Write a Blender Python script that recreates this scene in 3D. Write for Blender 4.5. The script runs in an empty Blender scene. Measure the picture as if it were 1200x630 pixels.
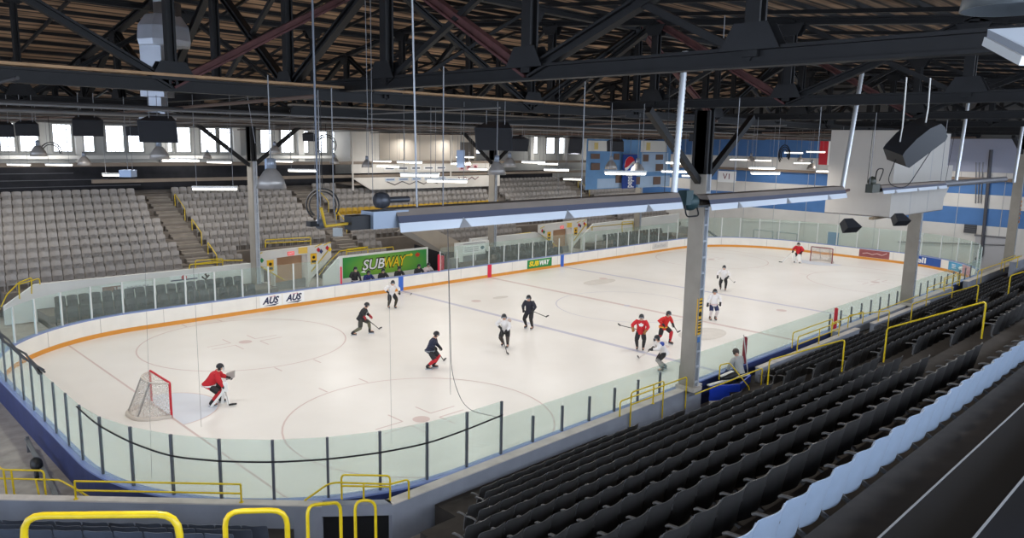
import bpy, math, random
import numpy as np
from mathutils import Vector, Matrix
random.seed(7); rng = np.random.default_rng(7)
SC = bpy.context.scene
COL = SC.collection
PI = math.pi
# ------------------------------------------------------------------ camera (fitted to the rink: origin = middle of the near goal line, metres)
F, YAW, PITCH, ROLL = 886.893, 0.791052, -0.166826, 0.0195675
CAM = np.array([-9.05403, -26.36301, 9.45492])
def cam_axes():
    f = np.array([math.cos(PITCH)*math.cos(YAW), math.cos(PITCH)*math.sin(YAW), math.sin(PITCH)])
    r = np.array([math.sin(YAW), -math.cos(YAW), 0.0]); u = np.cross(r, f)
    c, s = math.cos(ROLL), math.sin(ROLL)
    return c*r+s*u, -s*r+c*u, f
AX = cam_axes()
def ray(u, v): return AX[0]*((u-600)/F) - AX[1]*((v-315)/F) + AX[2]
def on(axis, u, v, val):
    d = ray(u, v); return CAM + d*((val-CAM[axis])/d[axis])
def onx(u, v, x): return on(0, u, v, x)
def ony(u, v, y): return on(1, u, v, y)
def onz(u, v, z): return on(2, u, v, z)
def atd(u, v, d): return CAM + ray(u, v)*d
cd = bpy.data.cameras.new('camera'); co = bpy.data.objects.new('camera', cd); COL.objects.link(co)
cd.sensor_width = 36; cd.sensor_fit = 'HORIZONTAL'; cd.lens = F/1200*36; cd.clip_end = 300; cd.clip_start = .05
M = Matrix.Identity(4)
for i in range(3):
    M[i][0] = AX[0][i]; M[i][1] = AX[1][i]; M[i][2] = -AX[2][i]; M[i][3] = CAM[i]
co.matrix_world = M; SC.camera = co

# ------------------------------------------------------------------ materials
def lin(c):
    return tuple((x/255/12.92 if x/255 <= .04045 else ((x/255+.055)/1.055)**2.4) for x in c)
MATS = {}
def mat(name, rgb, rough=.6, metal=0., noise=.0, scale=6., bump=0., spec=.4, emit=None, es=1.):
    if name in MATS: return MATS[name]
    m = bpy.data.materials.new(name); m.use_nodes = True; nt = m.node_tree
    b = nt.nodes['Principled BSDF']; c = lin(rgb)
    b.inputs['Base Color'].default_value = (*c, 1); b.inputs['Roughness'].default_value = rough
    b.inputs['Metallic'].default_value = metal; b.inputs['Specular IOR Level'].default_value = spec
    if noise or bump:
        tc = nt.nodes.new('ShaderNodeTexCoord'); n = nt.nodes.new('ShaderNodeTexNoise')
        n.inputs['Scale'].default_value = scale; n.inputs['Detail'].default_value = 5
        nt.links.new(tc.outputs['Object'], n.inputs['Vector'])
        if noise:
            r = nt.nodes.new('ShaderNodeValToRGB')
            r.color_ramp.elements[0].position = .3; r.color_ramp.elements[1].position = .7
            r.color_ramp.elements[0].color = (*[max(0, x*(1-noise)) for x in c], 1)
            r.color_ramp.elements[1].color = (*[min(1, x*(1+noise)) for x in c], 1)
            nt.links.new(n.outputs['Fac'], r.inputs['Fac']); nt.links.new(r.outputs['Color'], b.inputs['Base Color'])
        if bump:
            bp = nt.nodes.new('ShaderNodeBump'); bp.inputs['Strength'].default_value = bump; bp.inputs['Distance'].default_value = .02
            nt.links.new(n.outputs['Fac'], bp.inputs['Height']); nt.links.new(bp.outputs['Normal'], b.inputs['Normal'])
    if emit:
        b.inputs['Emission Color'].default_value = (*lin(emit), 1); b.inputs['Emission Strength'].default_value = es
    MATS[name] = m; return m
def glass_mat(name='acrylic_glass', haze=.11):
    m = bpy.data.materials.new(name); m.use_nodes = True; nt = m.node_tree; nt.nodes.clear()
    out = nt.nodes.new('ShaderNodeOutputMaterial'); t = nt.nodes.new('ShaderNodeBsdfTransparent'); d = nt.nodes.new('ShaderNodeBsdfDiffuse')
    g = nt.nodes.new('ShaderNodeBsdfGlossy'); g.inputs['Roughness'].default_value = .08
    t.inputs['Color'].default_value = (.90, .955, .93, 1); d.inputs['Color'].default_value = (.74, .84, .80, 1)
    a = nt.nodes.new('ShaderNodeMixShader'); a.inputs[0].default_value = haze
    b = nt.nodes.new('ShaderNodeMixShader'); b.inputs[0].default_value = .035
    nt.links.new(t.outputs[0], a.inputs[1]); nt.links.new(d.outputs[0], a.inputs[2])
    nt.links.new(a.outputs[0], b.inputs[1]); nt.links.new(g.outputs[0], b.inputs[2]); nt.links.new(b.outputs[0], out.inputs[0])
    return m
GLASS = glass_mat(); GLASSF = glass_mat('tempered_glass', .035)
def net_mat(name, rgb, scale, alpha):
    # fine cord mesh: procedural square grid of cords with open holes
    m = bpy.data.materials.new(name); m.use_nodes = True; nt = m.node_tree; nt.nodes.clear()
    out = nt.nodes.new('ShaderNodeOutputMaterial'); t = nt.nodes.new('ShaderNodeBsdfTransparent'); d = nt.nodes.new('ShaderNodeBsdfDiffuse')
    d.inputs['Color'].default_value = (*lin(rgb), 1)
    a = nt.nodes.new('ShaderNodeMixShader'); a.inputs[0].default_value = alpha
    tc = nt.nodes.new('ShaderNodeTexCoord'); n = nt.nodes.new('ShaderNodeTexNoise'); n.inputs['Scale'].default_value = scale
    mt = nt.nodes.new('ShaderNodeMath'); mt.operation = 'MULTIPLY'; mt.inputs[1].default_value = alpha*2
    nt.links.new(tc.outputs['Object'], n.inputs['Vector']); nt.links.new(n.outputs['Fac'], mt.inputs[0]); nt.links.new(mt.outputs[0], a.inputs[0])
    nt.links.new(t.outputs[0], a.inputs[1]); nt.links.new(d.outputs[0], a.inputs[2]); nt.links.new(a.outputs[0], out.inputs[0])
    return m
def plank_mat():
    m = bpy.data.materials.new('roof_planks'); m.use_nodes = True; nt = m.node_tree; b = nt.nodes['Principled BSDF']
    tc = nt.nodes.new('ShaderNodeTexCoord'); w = nt.nodes.new('ShaderNodeTexWave'); w.wave_type = 'BANDS'; w.bands_direction = 'Y'
    w.inputs['Scale'].default_value = .55; w.inputs['Distortion'].default_value = .3; w.inputs['Detail'].default_value = 1
    n = nt.nodes.new('ShaderNodeTexNoise'); n.inputs['Scale'].default_value = 1.3; n.inputs['Detail'].default_value = 4
    mp = nt.nodes.new('ShaderNodeMapping'); mp.inputs['Scale'].default_value = (.25, 3, 1)
    nt.links.new(tc.outputs['Object'], w.inputs['Vector']); nt.links.new(tc.outputs['Object'], mp.inputs[0]); nt.links.new(mp.outputs[0], n.inputs['Vector'])
    r = nt.nodes.new('ShaderNodeValToRGB'); r.color_ramp.elements[0].color = (*lin((84, 64, 50)), 1); r.color_ramp.elements[1].color = (*lin((186, 152, 120)), 1)
    r.color_ramp.elements[0].position = .28; r.color_ramp.elements[1].position = .68
    r2 = nt.nodes.new('ShaderNodeValToRGB'); r2.color_ramp.elements[0].color = (.12, .12, .12, 1); r2.color_ramp.elements[0].position = .05; r2.color_ramp.elements[1].position = .3
    mx = nt.nodes.new('ShaderNodeMix'); mx.data_type = 'RGBA'; mx.blend_type = 'MULTIPLY'; mx.inputs[0].default_value = 1
    nt.links.new(n.outputs['Fac'], r.inputs[0]); nt.links.new(w.outputs['Fac'], r2.inputs[0])
    nt.links.new(r.outputs[0], mx.inputs[6]); nt.links.new(r2.outputs[0], mx.inputs[7]); nt.links.new(mx.outputs[2], b.inputs['Base Color'])
    b.inputs['Roughness'].default_value = .85
    return m
def ice_mat():
    m = bpy.data.materials.new('ice'); m.use_nodes = True; nt = m.node_tree; b = nt.nodes['Principled BSDF']
    tc = nt.nodes.new('ShaderNodeTexCoord'); n = nt.nodes.new('ShaderNodeTexNoise'); n.inputs['Scale'].default_value = .22; n.inputs['Detail'].default_value = 6
    nt.links.new(tc.outputs['Object'], n.inputs['Vector'])
    r = nt.nodes.new('ShaderNodeValToRGB'); r.color_ramp.elements[0].position = .3; r.color_ramp.elements[1].position = .7
    r.color_ramp.elements[0].color = (*lin((226, 221, 214)), 1); r.color_ramp.elements[1].color = (*lin((236, 232, 226)), 1)
    nt.links.new(n.outputs['Fac'], r.inputs[0]); nt.links.new(r.outputs[0], b.inputs['Base Color'])
    n2 = nt.nodes.new('ShaderNodeTexNoise'); n2.inputs['Scale'].default_value = .8; n2.inputs['Detail'].default_value = 8
    nt.links.new(tc.outputs['Object'], n2.inputs['Vector'])
    rr = nt.nodes.new('ShaderNodeMapRange'); rr.inputs[3].default_value = .22; rr.inputs[4].default_value = .45
    nt.links.new(n2.outputs['Fac'], rr.inputs[0]); nt.links.new(rr.outputs[0], b.inputs['Roughness'])
    b.inputs['Specular IOR Level'].default_value = .3
    bp = nt.nodes.new('ShaderNodeBump'); bp.inputs['Strength'].default_value = .05; bp.inputs['Distance'].default_value = .02
    nt.links.new(n2.outputs['Fac'], bp.inputs['Height']); nt.links.new(bp.outputs['Normal'], b.inputs['Normal'])
    return m

# ------------------------------------------------------------------ mesh builder
class MB:
    def __init__(s): s.v = []; s.f = []; s.mi = []; s.sm = []
    def add(s, vs, fs, mi=0, smooth=False):
        o = len(s.v); s.v += [tuple(map(float, v)) for v in vs]
        for f in fs: s.f.append(tuple(i+o for i in f)); s.mi.append(mi); s.sm.append(smooth)
        return s
    def box(s, a, b, mi=0):
        (x0, y0, z0), (x1, y1, z1) = a, b
        s.add([(x0,y0,z0),(x1,y0,z0),(x1,y1,z0),(x0,y1,z0),(x0,y0,z1),(x1,y0,z1),(x1,y1,z1),(x0,y1,z1)],
              [(0,3,2,1),(4,5,6,7),(0,1,5,4),(1,2,6,5),(2,3,7,6),(3,0,4,7)], mi); return s
    def obox(s, c, ux, uy, uz, mi=0):       # centre and three half vectors
        c, ux, uy, uz = map(np.array, (c, ux, uy, uz))
        P = [c+a*ux+b*uy+d*uz for d in (-1, 1) for (a, b) in ((-1,-1),(1,-1),(1,1),(-1,1))]
        s.add(P, [(0,3,2,1),(4,5,6,7),(0,1,5,4),(1,2,6,5),(2,3,7,6),(3,0,4,7)], mi); return s
    def bar(s, p, q, w, h=None, up=(0,0,1), mi=0):   # rectangular bar from p to q
        p, q = np.array(p, float), np.array(q, float); d = q-p; L = np.linalg.norm(d); d /= L
        up = np.array(up, float)
        if abs(d@up) > .98: up = np.array((1., 0, 0))
        a = np.cross(d, up); a /= np.linalg.norm(a); b = np.cross(a, d); h = h or w
        return s.obox((p+q)/2, d*L/2, a*w/2, b*h/2, mi)
    def ibar(s, p, q, w, h, t=.04, mi=0):   # I-section beam
        p, q = np.array(p, float), np.array(q, float); d = q-p; L = np.linalg.norm(d); d /= L
        up = np.array((0, 0, 1.))
        if abs(d@up) > .98: up = np.array((1., 0, 0))
        a = np.cross(d, up); a /= np.linalg.norm(a); b = np.cross(a, d); c = (p+q)/2
        s.obox(c+b*(h/2-t/2), d*L/2, a*w/2, b*t/2, mi); s.obox(c-b*(h/2-t/2), d*L/2, a*w/2, b*t/2, mi)
        return s.obox(c, d*L/2, a*t/2, b*(h/2-t), mi)
    def tube(s, pts, r, n=8, mi=0, caps=True):
        pts = [np.array(p, float) for p in pts]; k = len(pts); rr = r if hasattr(r, '__len__') else [r]*k
        prev = None; V = []
        for i, p in enumerate(pts):
            t = pts[min(i+1, k-1)]-pts[max(i-1, 0)]; t = t/(np.linalg.norm(t)+1e-9)
            if prev is None:
                a = np.cross(t, (0, 0, 1.));
                if np.linalg.norm(a) < .05: a = np.cross(t, (1., 0, 0))
            else: a = prev-t*(prev@t)
            a /= np.linalg.norm(a); prev = a; b = np.cross(t, a)
            V += [p+rr[i]*(math.cos(2*PI*j/n)*a+math.sin(2*PI*j/n)*b) for j in range(n)]
        Fc = [(i*n+j, i*n+(j+1) % n, (i+1)*n+(j+1) % n, (i+1)*n+j) for i in range(k-1) for j in range(n)]
        s.add(V, Fc, mi, True)
        if caps: s.add(V[:n][::-1]+V[-n:], [tuple(range(n)), tuple(range(n, 2*n))], mi)
        return s
    def lathe(s, prof, c, n=16, mi=0, axis=(0,0,1)):   # profile of (radius, height)
        c = np.array(c, float); ax = np.array(axis, float); ax /= np.linalg.norm(ax)
        a = np.cross(ax, (0, 0, 1.));
        if np.linalg.norm(a) < .05: a = np.array((1., 0, 0))
        a /= np.linalg.norm(a); b = np.cross(ax, a)
        V = [c+ax*h+r*(math.cos(2*PI*j/n)*a+math.sin(2*PI*j/n)*b) for r, h in prof for j in range(n)]
        s.add(V, [(i*n+j, i*n+(j+1) % n, (i+1)*n+(j+1) % n, (i+1)*n+j) for i in range(len(prof)-1) for j in range(n)], mi, True)
        return s
    def ball(s, c, r, n=10, m=7, mi=0):
        r = r if hasattr(r, '__len__') else (r, r, r)
        V = []; 
        for i in range(m+1):
            t = PI*i/m
            V += [(c[0]+r[0]*math.sin(t)*math.cos(2*PI*j/n), c[1]+r[1]*math.sin(t)*math.sin(2*PI*j/n), c[2]+r[2]*math.cos(t)) for j in range(n)]
        s.add(V, [(i*n+j, (i+1)*n+j, (i+1)*n+(j+1) % n, i*n+(j+1) % n) for i in range(m) for j in range(n)], mi, True); return s
    def prism(s, poly, n, mi=0):    # planar polygon (3-D points) extruded by vector n
        k = len(poly); n = np.array(n, float); V = [np.array(p, float) for p in poly]; V2 = [p+n for p in V]
        s.add(V+V2, [tuple(range(k))[::-1], tuple(range(k, 2*k))]+[(i, (i+1) % k, k+(i+1) % k, k+i) for i in range(k)], mi); return s
    def grid(s, G, mi=0, smooth=True, thick=None):
        R, Cn = len(G), len(G[0]); V = [p for row in G for p in row]
        s.add(V, [(i*Cn+j, i*Cn+j+1, (i+1)*Cn+j+1, (i+1)*Cn+j) for i in range(R-1) for j in range(Cn-1)], mi, smooth); return s
    def mesh(s, name, mats):
        me = bpy.data.meshes.new(name); me.from_pydata(s.v, [], s.f)
        for m in (mats if isinstance(mats, (list, tuple)) else [mats]): me.materials.append(m)
        me.polygons.foreach_set('material_index', s.mi); me.polygons.foreach_set('use_smooth', s.sm); me.update(); return me
    def build(s, name, mats, parent=None, **kw):
        return obj(name, s.mesh(name, mats), parent, **kw)
def obj(name, me, parent=None, label=None, cat=None, group=None, kind=None, loc=None):
    o = bpy.data.objects.new(name, me); COL.objects.link(o)
    if loc is not None: o.location = loc
    if parent is not None:
        o.parent = parent
        if parent.matrix_basis != Matrix.Identity(4): o.matrix_parent_inverse = parent.matrix_basis.inverted()
    return tag(o, label, cat, group, kind)
def tag(o, label=None, cat=None, group=None, kind=None):
    if label: o['label'] = label
    if cat: o['category'] = cat
    if group: o['group'] = group
    if kind: o['kind'] = kind
    return o
def thing(name, label, cat, loc=(0,0,0), rz=0., group=None):
    o = bpy.data.objects.new(name, None); COL.objects.link(o); o.empty_display_size = .1
    o.location = loc; o.rotation_euler = (0, 0, rz); return tag(o, label, cat, group)
def dup(root, loc, rz, label, group=None):
    r = root.copy(); COL.objects.link(r); r.location = loc; r.rotation_euler = (0, 0, rz); r['label'] = label
    if group: r['group'] = group
    if root.name not in KIDS: KIDS[root.name] = [(ch, list(ch.children)) for ch in root.children]
    for ch, sub in KIDS[root.name]:
        c = ch.copy(); COL.objects.link(c); c.parent = r
        for g in sub:
            e = g.copy(); COL.objects.link(e); e.parent = c
    return r
KIDS = {}
ONES = 'first second third fourth fifth sixth seventh eighth ninth tenth eleventh twelfth thirteenth fourteenth fifteenth sixteenth seventeenth eighteenth nineteenth'.split()
def nth(n):
    if n < 20: return ONES[n-1]
    t = {2:'twenty',3:'thirty',4:'forty',5:'fifty',6:'sixty',7:'seventy',8:'eighty',9:'ninety'}
    tt = {2:'twentieth',3:'thirtieth',4:'fortieth',5:'fiftieth',6:'sixtieth',7:'seventieth',8:'eightieth',9:'ninetieth'}
    if n >= 100: return '%dth' % n
    return tt[n//10] if n % 10 == 0 else t[n//10]+'-'+ONES[n % 10-1]
def rounded(pts, rad=.12, k=4):
    pts = [np.array(p, float) for p in pts]; out = [pts[0]]
    for i in range(1, len(pts)-1):
        a, b, c = pts[i-1], pts[i], pts[i+1]; u = a-b; w = c-b; lu, lw = np.linalg.norm(u), np.linalg.norm(w)
        r = min(rad, lu*.45, lw*.45); p, q = b+u/lu*r, b+w/lw*r
        for t in np.linspace(0, 1, k+1): out.append((1-t)**2*p+2*t*(1-t)*b+t*t*q)
    return out+[pts[-1]]
def text_mesh(body, size, shear=0., bold=0., spacing=1.):
    cu = bpy.data.curves.new('lettering', 'FONT'); cu.body = body; cu.size = size; cu.shear = shear; cu.offset = bold
    cu.align_x = 'CENTER'; cu.align_y = 'CENTER'; cu.extrude = .004; cu.space_character = spacing; cu.resolution_u = 3
    o = bpy.data.objects.new('lettering', cu); COL.objects.link(o)
    dg = bpy.context.evaluated_depsgraph_get(); me = bpy.data.meshes.new_from_object(o.evaluated_get(dg))
    bpy.data.objects.remove(o); bpy.data.curves.remove(cu); return me
def place_mesh(me, origin, ex, ey):
    """map a flat text mesh (x right, y up) to the plane at origin spanned by unit vectors ex, ey"""
    ex, ey = Vector(ex).normalized(), Vector(ey).normalized(); ez = ex.cross(ey)
    m = Matrix((ex, ey, ez)).transposed().to_4x4(); m.translation = Vector(origin); me.transform(m); return me
def lettering(body, size, origin, ex, ey, m, parent, width=None, shear=0., bold=0., name='lettering', rot=0.):
    me = text_mesh(body, size, shear, bold)
    if width:
        xs = [v.co.x for v in me.vertices]; w = max(xs)-min(xs); cx = (max(xs)+min(xs))/2
        me.transform(Matrix.Translation((-cx, 0, 0))); me.transform(Matrix.Diagonal((width/w, 1, 1, 1)))
    if rot: me.transform(Matrix.Rotation(rot, 4, 'Z'))
    place_mesh(me, origin, ex, ey); me.materials.clear(); me.materials.append(m)
    return obj(name, me, parent)

# common materials
STEEL = mat('dark_steel', (21, 20, 21), .6, .1, .25, 3)
RUST = mat('rust_red_steel', (86, 52, 50), .7, .1, .25, 3)
YEL = mat('yellow_paint', (214, 184, 30), .35, 0, .08, 9)
WHITE = mat('white_board', (232, 228, 220), .45, 0, .04, 1.5)
WPAINT = mat('white_paint', (214, 212, 206), .6, 0, .05, 1.2)
CONC = mat('concrete', (168, 160, 152), .9, 0, .18, 2.5, .2)
CONCD = mat('dark_concrete', (54, 49, 45), .9, 0, .2, 3, .2)
ALU = mat('aluminium', (190, 194, 200), .3, .85)
BLACK = mat('black_plastic', (26, 26, 28), .5)
CABLE = mat('black_rubber', (22, 22, 24), .6)
BLUE = mat('blue_paint', (74, 116, 170), .6, 0, .06, 1)
DBLUE = mat('navy_blue_board', (44, 54, 98), .5, 0, .15, 2)
LBLUE = mat('light_blue_rail', (122, 138, 186), .4)
RED = mat('red_paint', (196, 36, 50), .45)
BEIGE = mat('beige_column', (150, 143, 132), .7, 0, .08, 1.5)
GREYP = mat('grey_wall_paint', (104, 110, 122), .75, 0, .08, 1.5)
# ================================================================== THE SETTING
XN, XF, HW = -3.65, 58.2, 12.0          # inner faces of the boards
RN, RF = 7.0, 8.0
BH = .93
GOALX = 53.32
def rink_path(off=0., seg=24):
    """closed outline, counter-clockwise from the near-side left straight; list of (x, y)"""
    P = []
    def arc(cx, cy, r, a0, a1):
        for t in np.linspace(a0, a1, seg+1): P.append((cx+r*math.cos(t), cy+r*math.sin(t)))
    arc(XN+RN, -HW+RN, RN+off, PI, 1.5*PI); arc(XF-RF, -HW+RF, RF+off, 1.5*PI, 2*PI)
    arc(XF-RF, HW-RF, RF+off, 0, .5*PI); arc(XN+RN, HW-RN, RN+off, .5*PI, PI)
    return P
ICE = ice_mat()
m_blue = mat('ice_blue_line', (192, 190, 203), .4); m_red = mat('ice_red_line', (208, 188, 182), .4)
m_crease = mat('ice_crease', (212, 216, 224), .4); m_mark = mat('ice_scuff', (208, 202, 194), .5, 0, .06, 2)
b = MB(); P = rink_path(0, 12)
b.add([(x, y, 0) for x, y in P], [tuple(range(len(P)))], 0)
def strip(x0, x1, y0, y1, mi, z=.003): b.add([(x0,y0,z),(x1,y0,z),(x1,y1,z),(x0,y1,z)], [(0,1,2,3)], mi)
def ring(cx, cy, r, w, mi, a0=0, a1=2*PI, z=.0055, n=56):
    for i in range(n):
        t, u = a0+(a1-a0)*i/n, a0+(a1-a0)*(i+1)/n
        b.add([(cx+rr*math.cos(q), cy+rr*math.sin(q), z) for rr, q in ((r-w/2, t), (r+w/2, t), (r+w/2, u), (r-w/2, u))], [(0,1,2,3)], mi)
def disc(cx, cy, r, mi, z=.0075, n=24, sx=1.):
    b.add([(cx+sx*r*math.cos(2*PI*i/n), cy+r*math.sin(2*PI*i/n), z) for i in range(n)], [tuple(range(n))], mi)
XB1, XC, XB2 = 19.02, 26.66, 34.3
strip(XB1-.15, XB1+.15, -HW, HW, 1); strip(XB2-.15, XB2+.15, -HW, HW, 1); strip(XC-.15, XC+.15, -HW, HW, 2)
for gx in (0, GOALX):
    strip(gx-.04, gx+.04, -HW+.75, HW-.75, 2); s = 1 if gx == 0 else -1
    b.add([(gx+s*(.05+1.8*math.cos(t)*1.), 1.83*math.sin(t), .0045) for t in np.linspace(-PI/2, PI/2, 20)], [tuple(range(20)) if s > 0 else tuple(range(20))[::-1]], 3)
    ring(gx, 0, 1.86, .05, 2, -PI/2 if s > 0 else PI/2, PI/2 if s > 0 else 1.5*PI, .006, 20)
    for sy in (-1, 1):
        cx, cy = gx+s*6.2, sy*6.65
        ring(cx, cy, 4.57, .06, 2); disc(cx, cy, .3, 2)
        for a in (-1, 1):
            for c in (-1, 1):
                strip(cx+a*.45-.03, cx+a*.45+.03, cy+c*.25, cy+c*1.1, 2) if False else None
                x0, x1 = sorted((cx+a*.6, cx+a*1.7)); strip(x0, x1, cy+c*.25-.03, cy+c*.25+.03, 2)
                y0, y1 = sorted((cy+c*.25, cy+c*1.1)); strip(cx+a*.6-.03, cx+a*.6+.03, y0, y1, 2)
                y0, y1 = sorted((cy+c*4.57, cy+c*5.2)); strip(cx+a*.9-.03, cx+a*.9+.03, y0, y1, 2)
ring(XC, 0, 4.2, .05, 1, n=72); disc(XC, 0, .2, 1)
for cx, cy in ((XB1+1.6, 6.65), (XB1+1.6, -6.65), (XB2-1.6, 6.65), (XB2-1.6, -6.65)): disc(cx, cy, .3, 2)
disc(31.5, 6.0, .7, 4, sx=2.2); disc(22.5, 6.5, .3, 4, sx=2); disc(24.2, -6.6, 1.0, 4, sx=1.6)
b.build('floor', [ICE, m_blue, m_red, m_crease, m_mark], kind='structure', label='white ice sheet with faint hockey lines and circles')
# concrete around the rink
b = MB(); b.box((-40, -50, -.4), (62, 32, -.05)); b.build('floor', CONC, kind='structure')

# ---------- boards
def strip_wall(mb, path, z0, z1, closed=True, mi=0, flip=False):
    n = len(path)
    for i in range(n if closed else n-1):
        (x0, y0), (x1, y1) = path[i], path[(i+1) % n]
        q = [(x0,y0,z0),(x1,y1,z0),(x1,y1,z1),(x0,y0,z1)]
        mb.add(q[::-1] if flip else q, [(0,1,2,3)], mi, False)
def ring_solid(mb, p_in, p_out, z0, z1, mi=0):
    strip_wall(mb, p_in, z0, z1, mi=mi, flip=True); strip_wall(mb, p_out, z0, z1, mi=mi)
    n = len(p_in)
    for i in range(n):
        j = (i+1) % n
        for z, fl in ((z1, False), (z0, True)):
            q = [(*p_in[i], z), (*p_out[i], z), (*p_out[j], z), (*p_in[j], z)]; mb.add(q[::-1] if fl else q, [(0,1,2,3)], mi)
bd = thing('rink_boards', 'white rink boards with orange kick strip running round the whole ice', 'rink boards', (XN, 0, 0))
b = MB(); ring_solid(b, rink_path(0), rink_path(.06), .2, BH-.05); b.build('board_panel', WHITE, bd)
b = MB(); ring_solid(b, rink_path(-.012), rink_path(.06), 0.0, .2); b.build('kick_strip', mat('orange_kick', (214, 146, 58), .5), bd, label='orange kick strip')
b = MB(); ring_solid(b, rink_path(.0), rink_path(.26), BH-.05, BH); b.build('cap_rail', LBLUE, bd, label='pale blue cap rail')
b = MB(); ring_solid(b, rink_path(.062), rink_path(.2), -.05, BH-.05); b.build('outer_face', DBLUE, bd, label='navy blue outer face')
b = MB()
for x in np.arange(4.5, 50, 2.44): b.box((x-.008, HW-.004, .2), (x+.008, HW+.004, BH-.05))
for y in np.arange(-4, 5, 2.44): b.box((XF-.004, y-.008, .2), (XF+.004, y+.008, BH-.05))
pc = rink_path(0, 12); k = len(pc)
for i in (41, 44, 47, 50, 29, 33, 37):
    x, y = pc[i]; b.box((x-.009, y-.009, .2), (x+.009, y+.009, BH-.05))
b.build('panel_seams', mat('seam_grey', (168, 164, 158), .7), bd)
def board_mark(nm, x, w, m):
    q = MB(); q.box((x-w/2, HW-.02, .0), (x+w/2, HW+.002, BH-.02)); q.build(nm, m, bd)
m_bmark = mat('mark_blue', (58, 104, 196), .5); m_rmark = mat('mark_red', (214, 40, 70), .5)
board_mark('blue_line_mark', XB1, .36, m_bmark); board_mark('blue_line_mark', XB2, .36, m_bmark); board_mark('red_line_mark', XC, .36, m_rmark)
q = MB(); q.box((.05, 11.45, .0), (.12, 11.53, BH)); q.build('goal_line_mark', m_rmark, bd)
# adverts on the far boards
NAVY = mat('print_navy', (40, 44, 78), .6); PRWHITE = mat('print_white', (240, 240, 238), .5); PRYEL = mat('print_yellow', (244, 210, 40), .5)
def ad(x0, x1, z0, z1, m, nm='advert_panel', label=None):
    q = MB(); q.box((x0, HW-.016, z0), (x1, HW-.002, z1)); return q.build(nm, m, bd, label=label)
for x0, x1 in ((9.68, 10.75), (11.05, 12.15)):
    a = ad(x0-.1, x1+.1, .25, .83, PRWHITE, label='white advert with navy AUS letters')
    lettering('AUS', .5, ((x0+x1)/2, HW-.022, .55), (1,0,0), (0,0,1), NAVY, a, width=1.0, shear=.35, bold=.02)
    q = MB(); q.prism([(x0+.1, HW-.02, .3), (x1-.05, HW-.02, .36), (x1-.3, HW-.02, .26)], (0, -.008, 0)); q.build('swoosh', NAVY, a)
    q = MB(); q.prism([(x0+.3, HW-.02, .76), (x0+.8, HW-.02, .8), (x0+.8, HW-.02, .77)], (0, -.008, 0)); q.build('red_arc', RED, a)
GREEN = mat('print_green', (34, 132, 70), .5)
a = ad(30.45, 33.1, .2, .84, GREEN, label='green advert with yellow and white lettering')
lettering('SUB', .5, (31.15, HW-.022, .52), (1,0,0), (0,0,1), PRYEL, a, width=1.05, shear=.2, bold=.02)
lettering('WAY', .5, (32.3, HW-.022, .52), (1,0,0), (0,0,1), PRWHITE, a, width=1.1, shear=.2, bold=.02)
a = ad(46.2, 48.6, .3, .84, mat('print_pale', (206, 203, 198), .5), label='faded grey advert panel')
lettering('Rachel', .42, (47.4, HW-.022, .56), (1,0,0), (0,0,1), mat('print_faint', (172, 170, 168), .6), a, width=1.7)
def end_ad(y0, y1, z0, z1, m, label):
    q = MB(); q.box((XF-.016, y1, z0), (XF-.002, y0, z1)); return q.build('advert_panel', m, bd, label=label)
a = end_ad(-1.2, -3.7, .22, .85, mat('print_wine', (150, 84, 84), .5, 0, .15, 2), 'wine red advert with pale script')
pts = [(XF-.03, -1.5, .5), (XF-.03, -1.9, .58), (XF-.03, -2.3, .48), (XF-.03, -2.7, .6), (XF-.03, -3.1, .5), (XF-.03, -3.5, .7)]
q = MB(); q.tube(pts, .035, 6); q.build('script', mat('print_pink', (214, 178, 172), .6), a)
# the two adverts on the far right corner curve
def corner_ad(t0, t1, m, label, z0=.2, z1=.86):
    q = MB(); n = 5; cx, cy = XF-RF, -HW+RF
    A = [(cx+(RF-.015)*math.cos(t), cy+(RF-.015)*math.sin(t)) for t in np.linspace(t0, t1, n)]
    strip_wall(q, A, z0, z1, False); return q.build('advert_panel', m, bd, label=label), A
a, A = corner_ad(-.02-.16, -.02-.50, mat('print_blue', (44, 84, 160), .5), 'blue advert with white Bell lettering')
mid = A[1]; d = Vector((A[2][0]-A[0][0], A[2][1]-A[0][1], 0)).normalized()
lettering('Bell', .62, (A[1][0]-.04, A[1][1], .52), d, (0,0,1), PRWHITE, a, width=1.25, bold=.015)
a, A = corner_ad(-.62, -.83, mat('print_cyan', (84, 160, 200), .5, 0, .15, 2), 'pale blue half of a two tone advert')
q = MB(); 
for zz in (.68, .55, .42): q.tube([(A[1][0]-.02, A[1][1], zz), (A[2][0]-.02, A[2][1], zz)], .03, 5)
q.build('script', PRWHITE, a)
a, A = corner_ad(-.83, -1.0, mat('print_rose', (206, 140, 148), .5, 0, .1, 2), 'rose half of a two tone advert')
q = MB(); q.ball((A[0][0]-.01, A[0][1], .56), (.03, .25, .16)); q.build('oval_emblem', PRWHITE, a)

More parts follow.
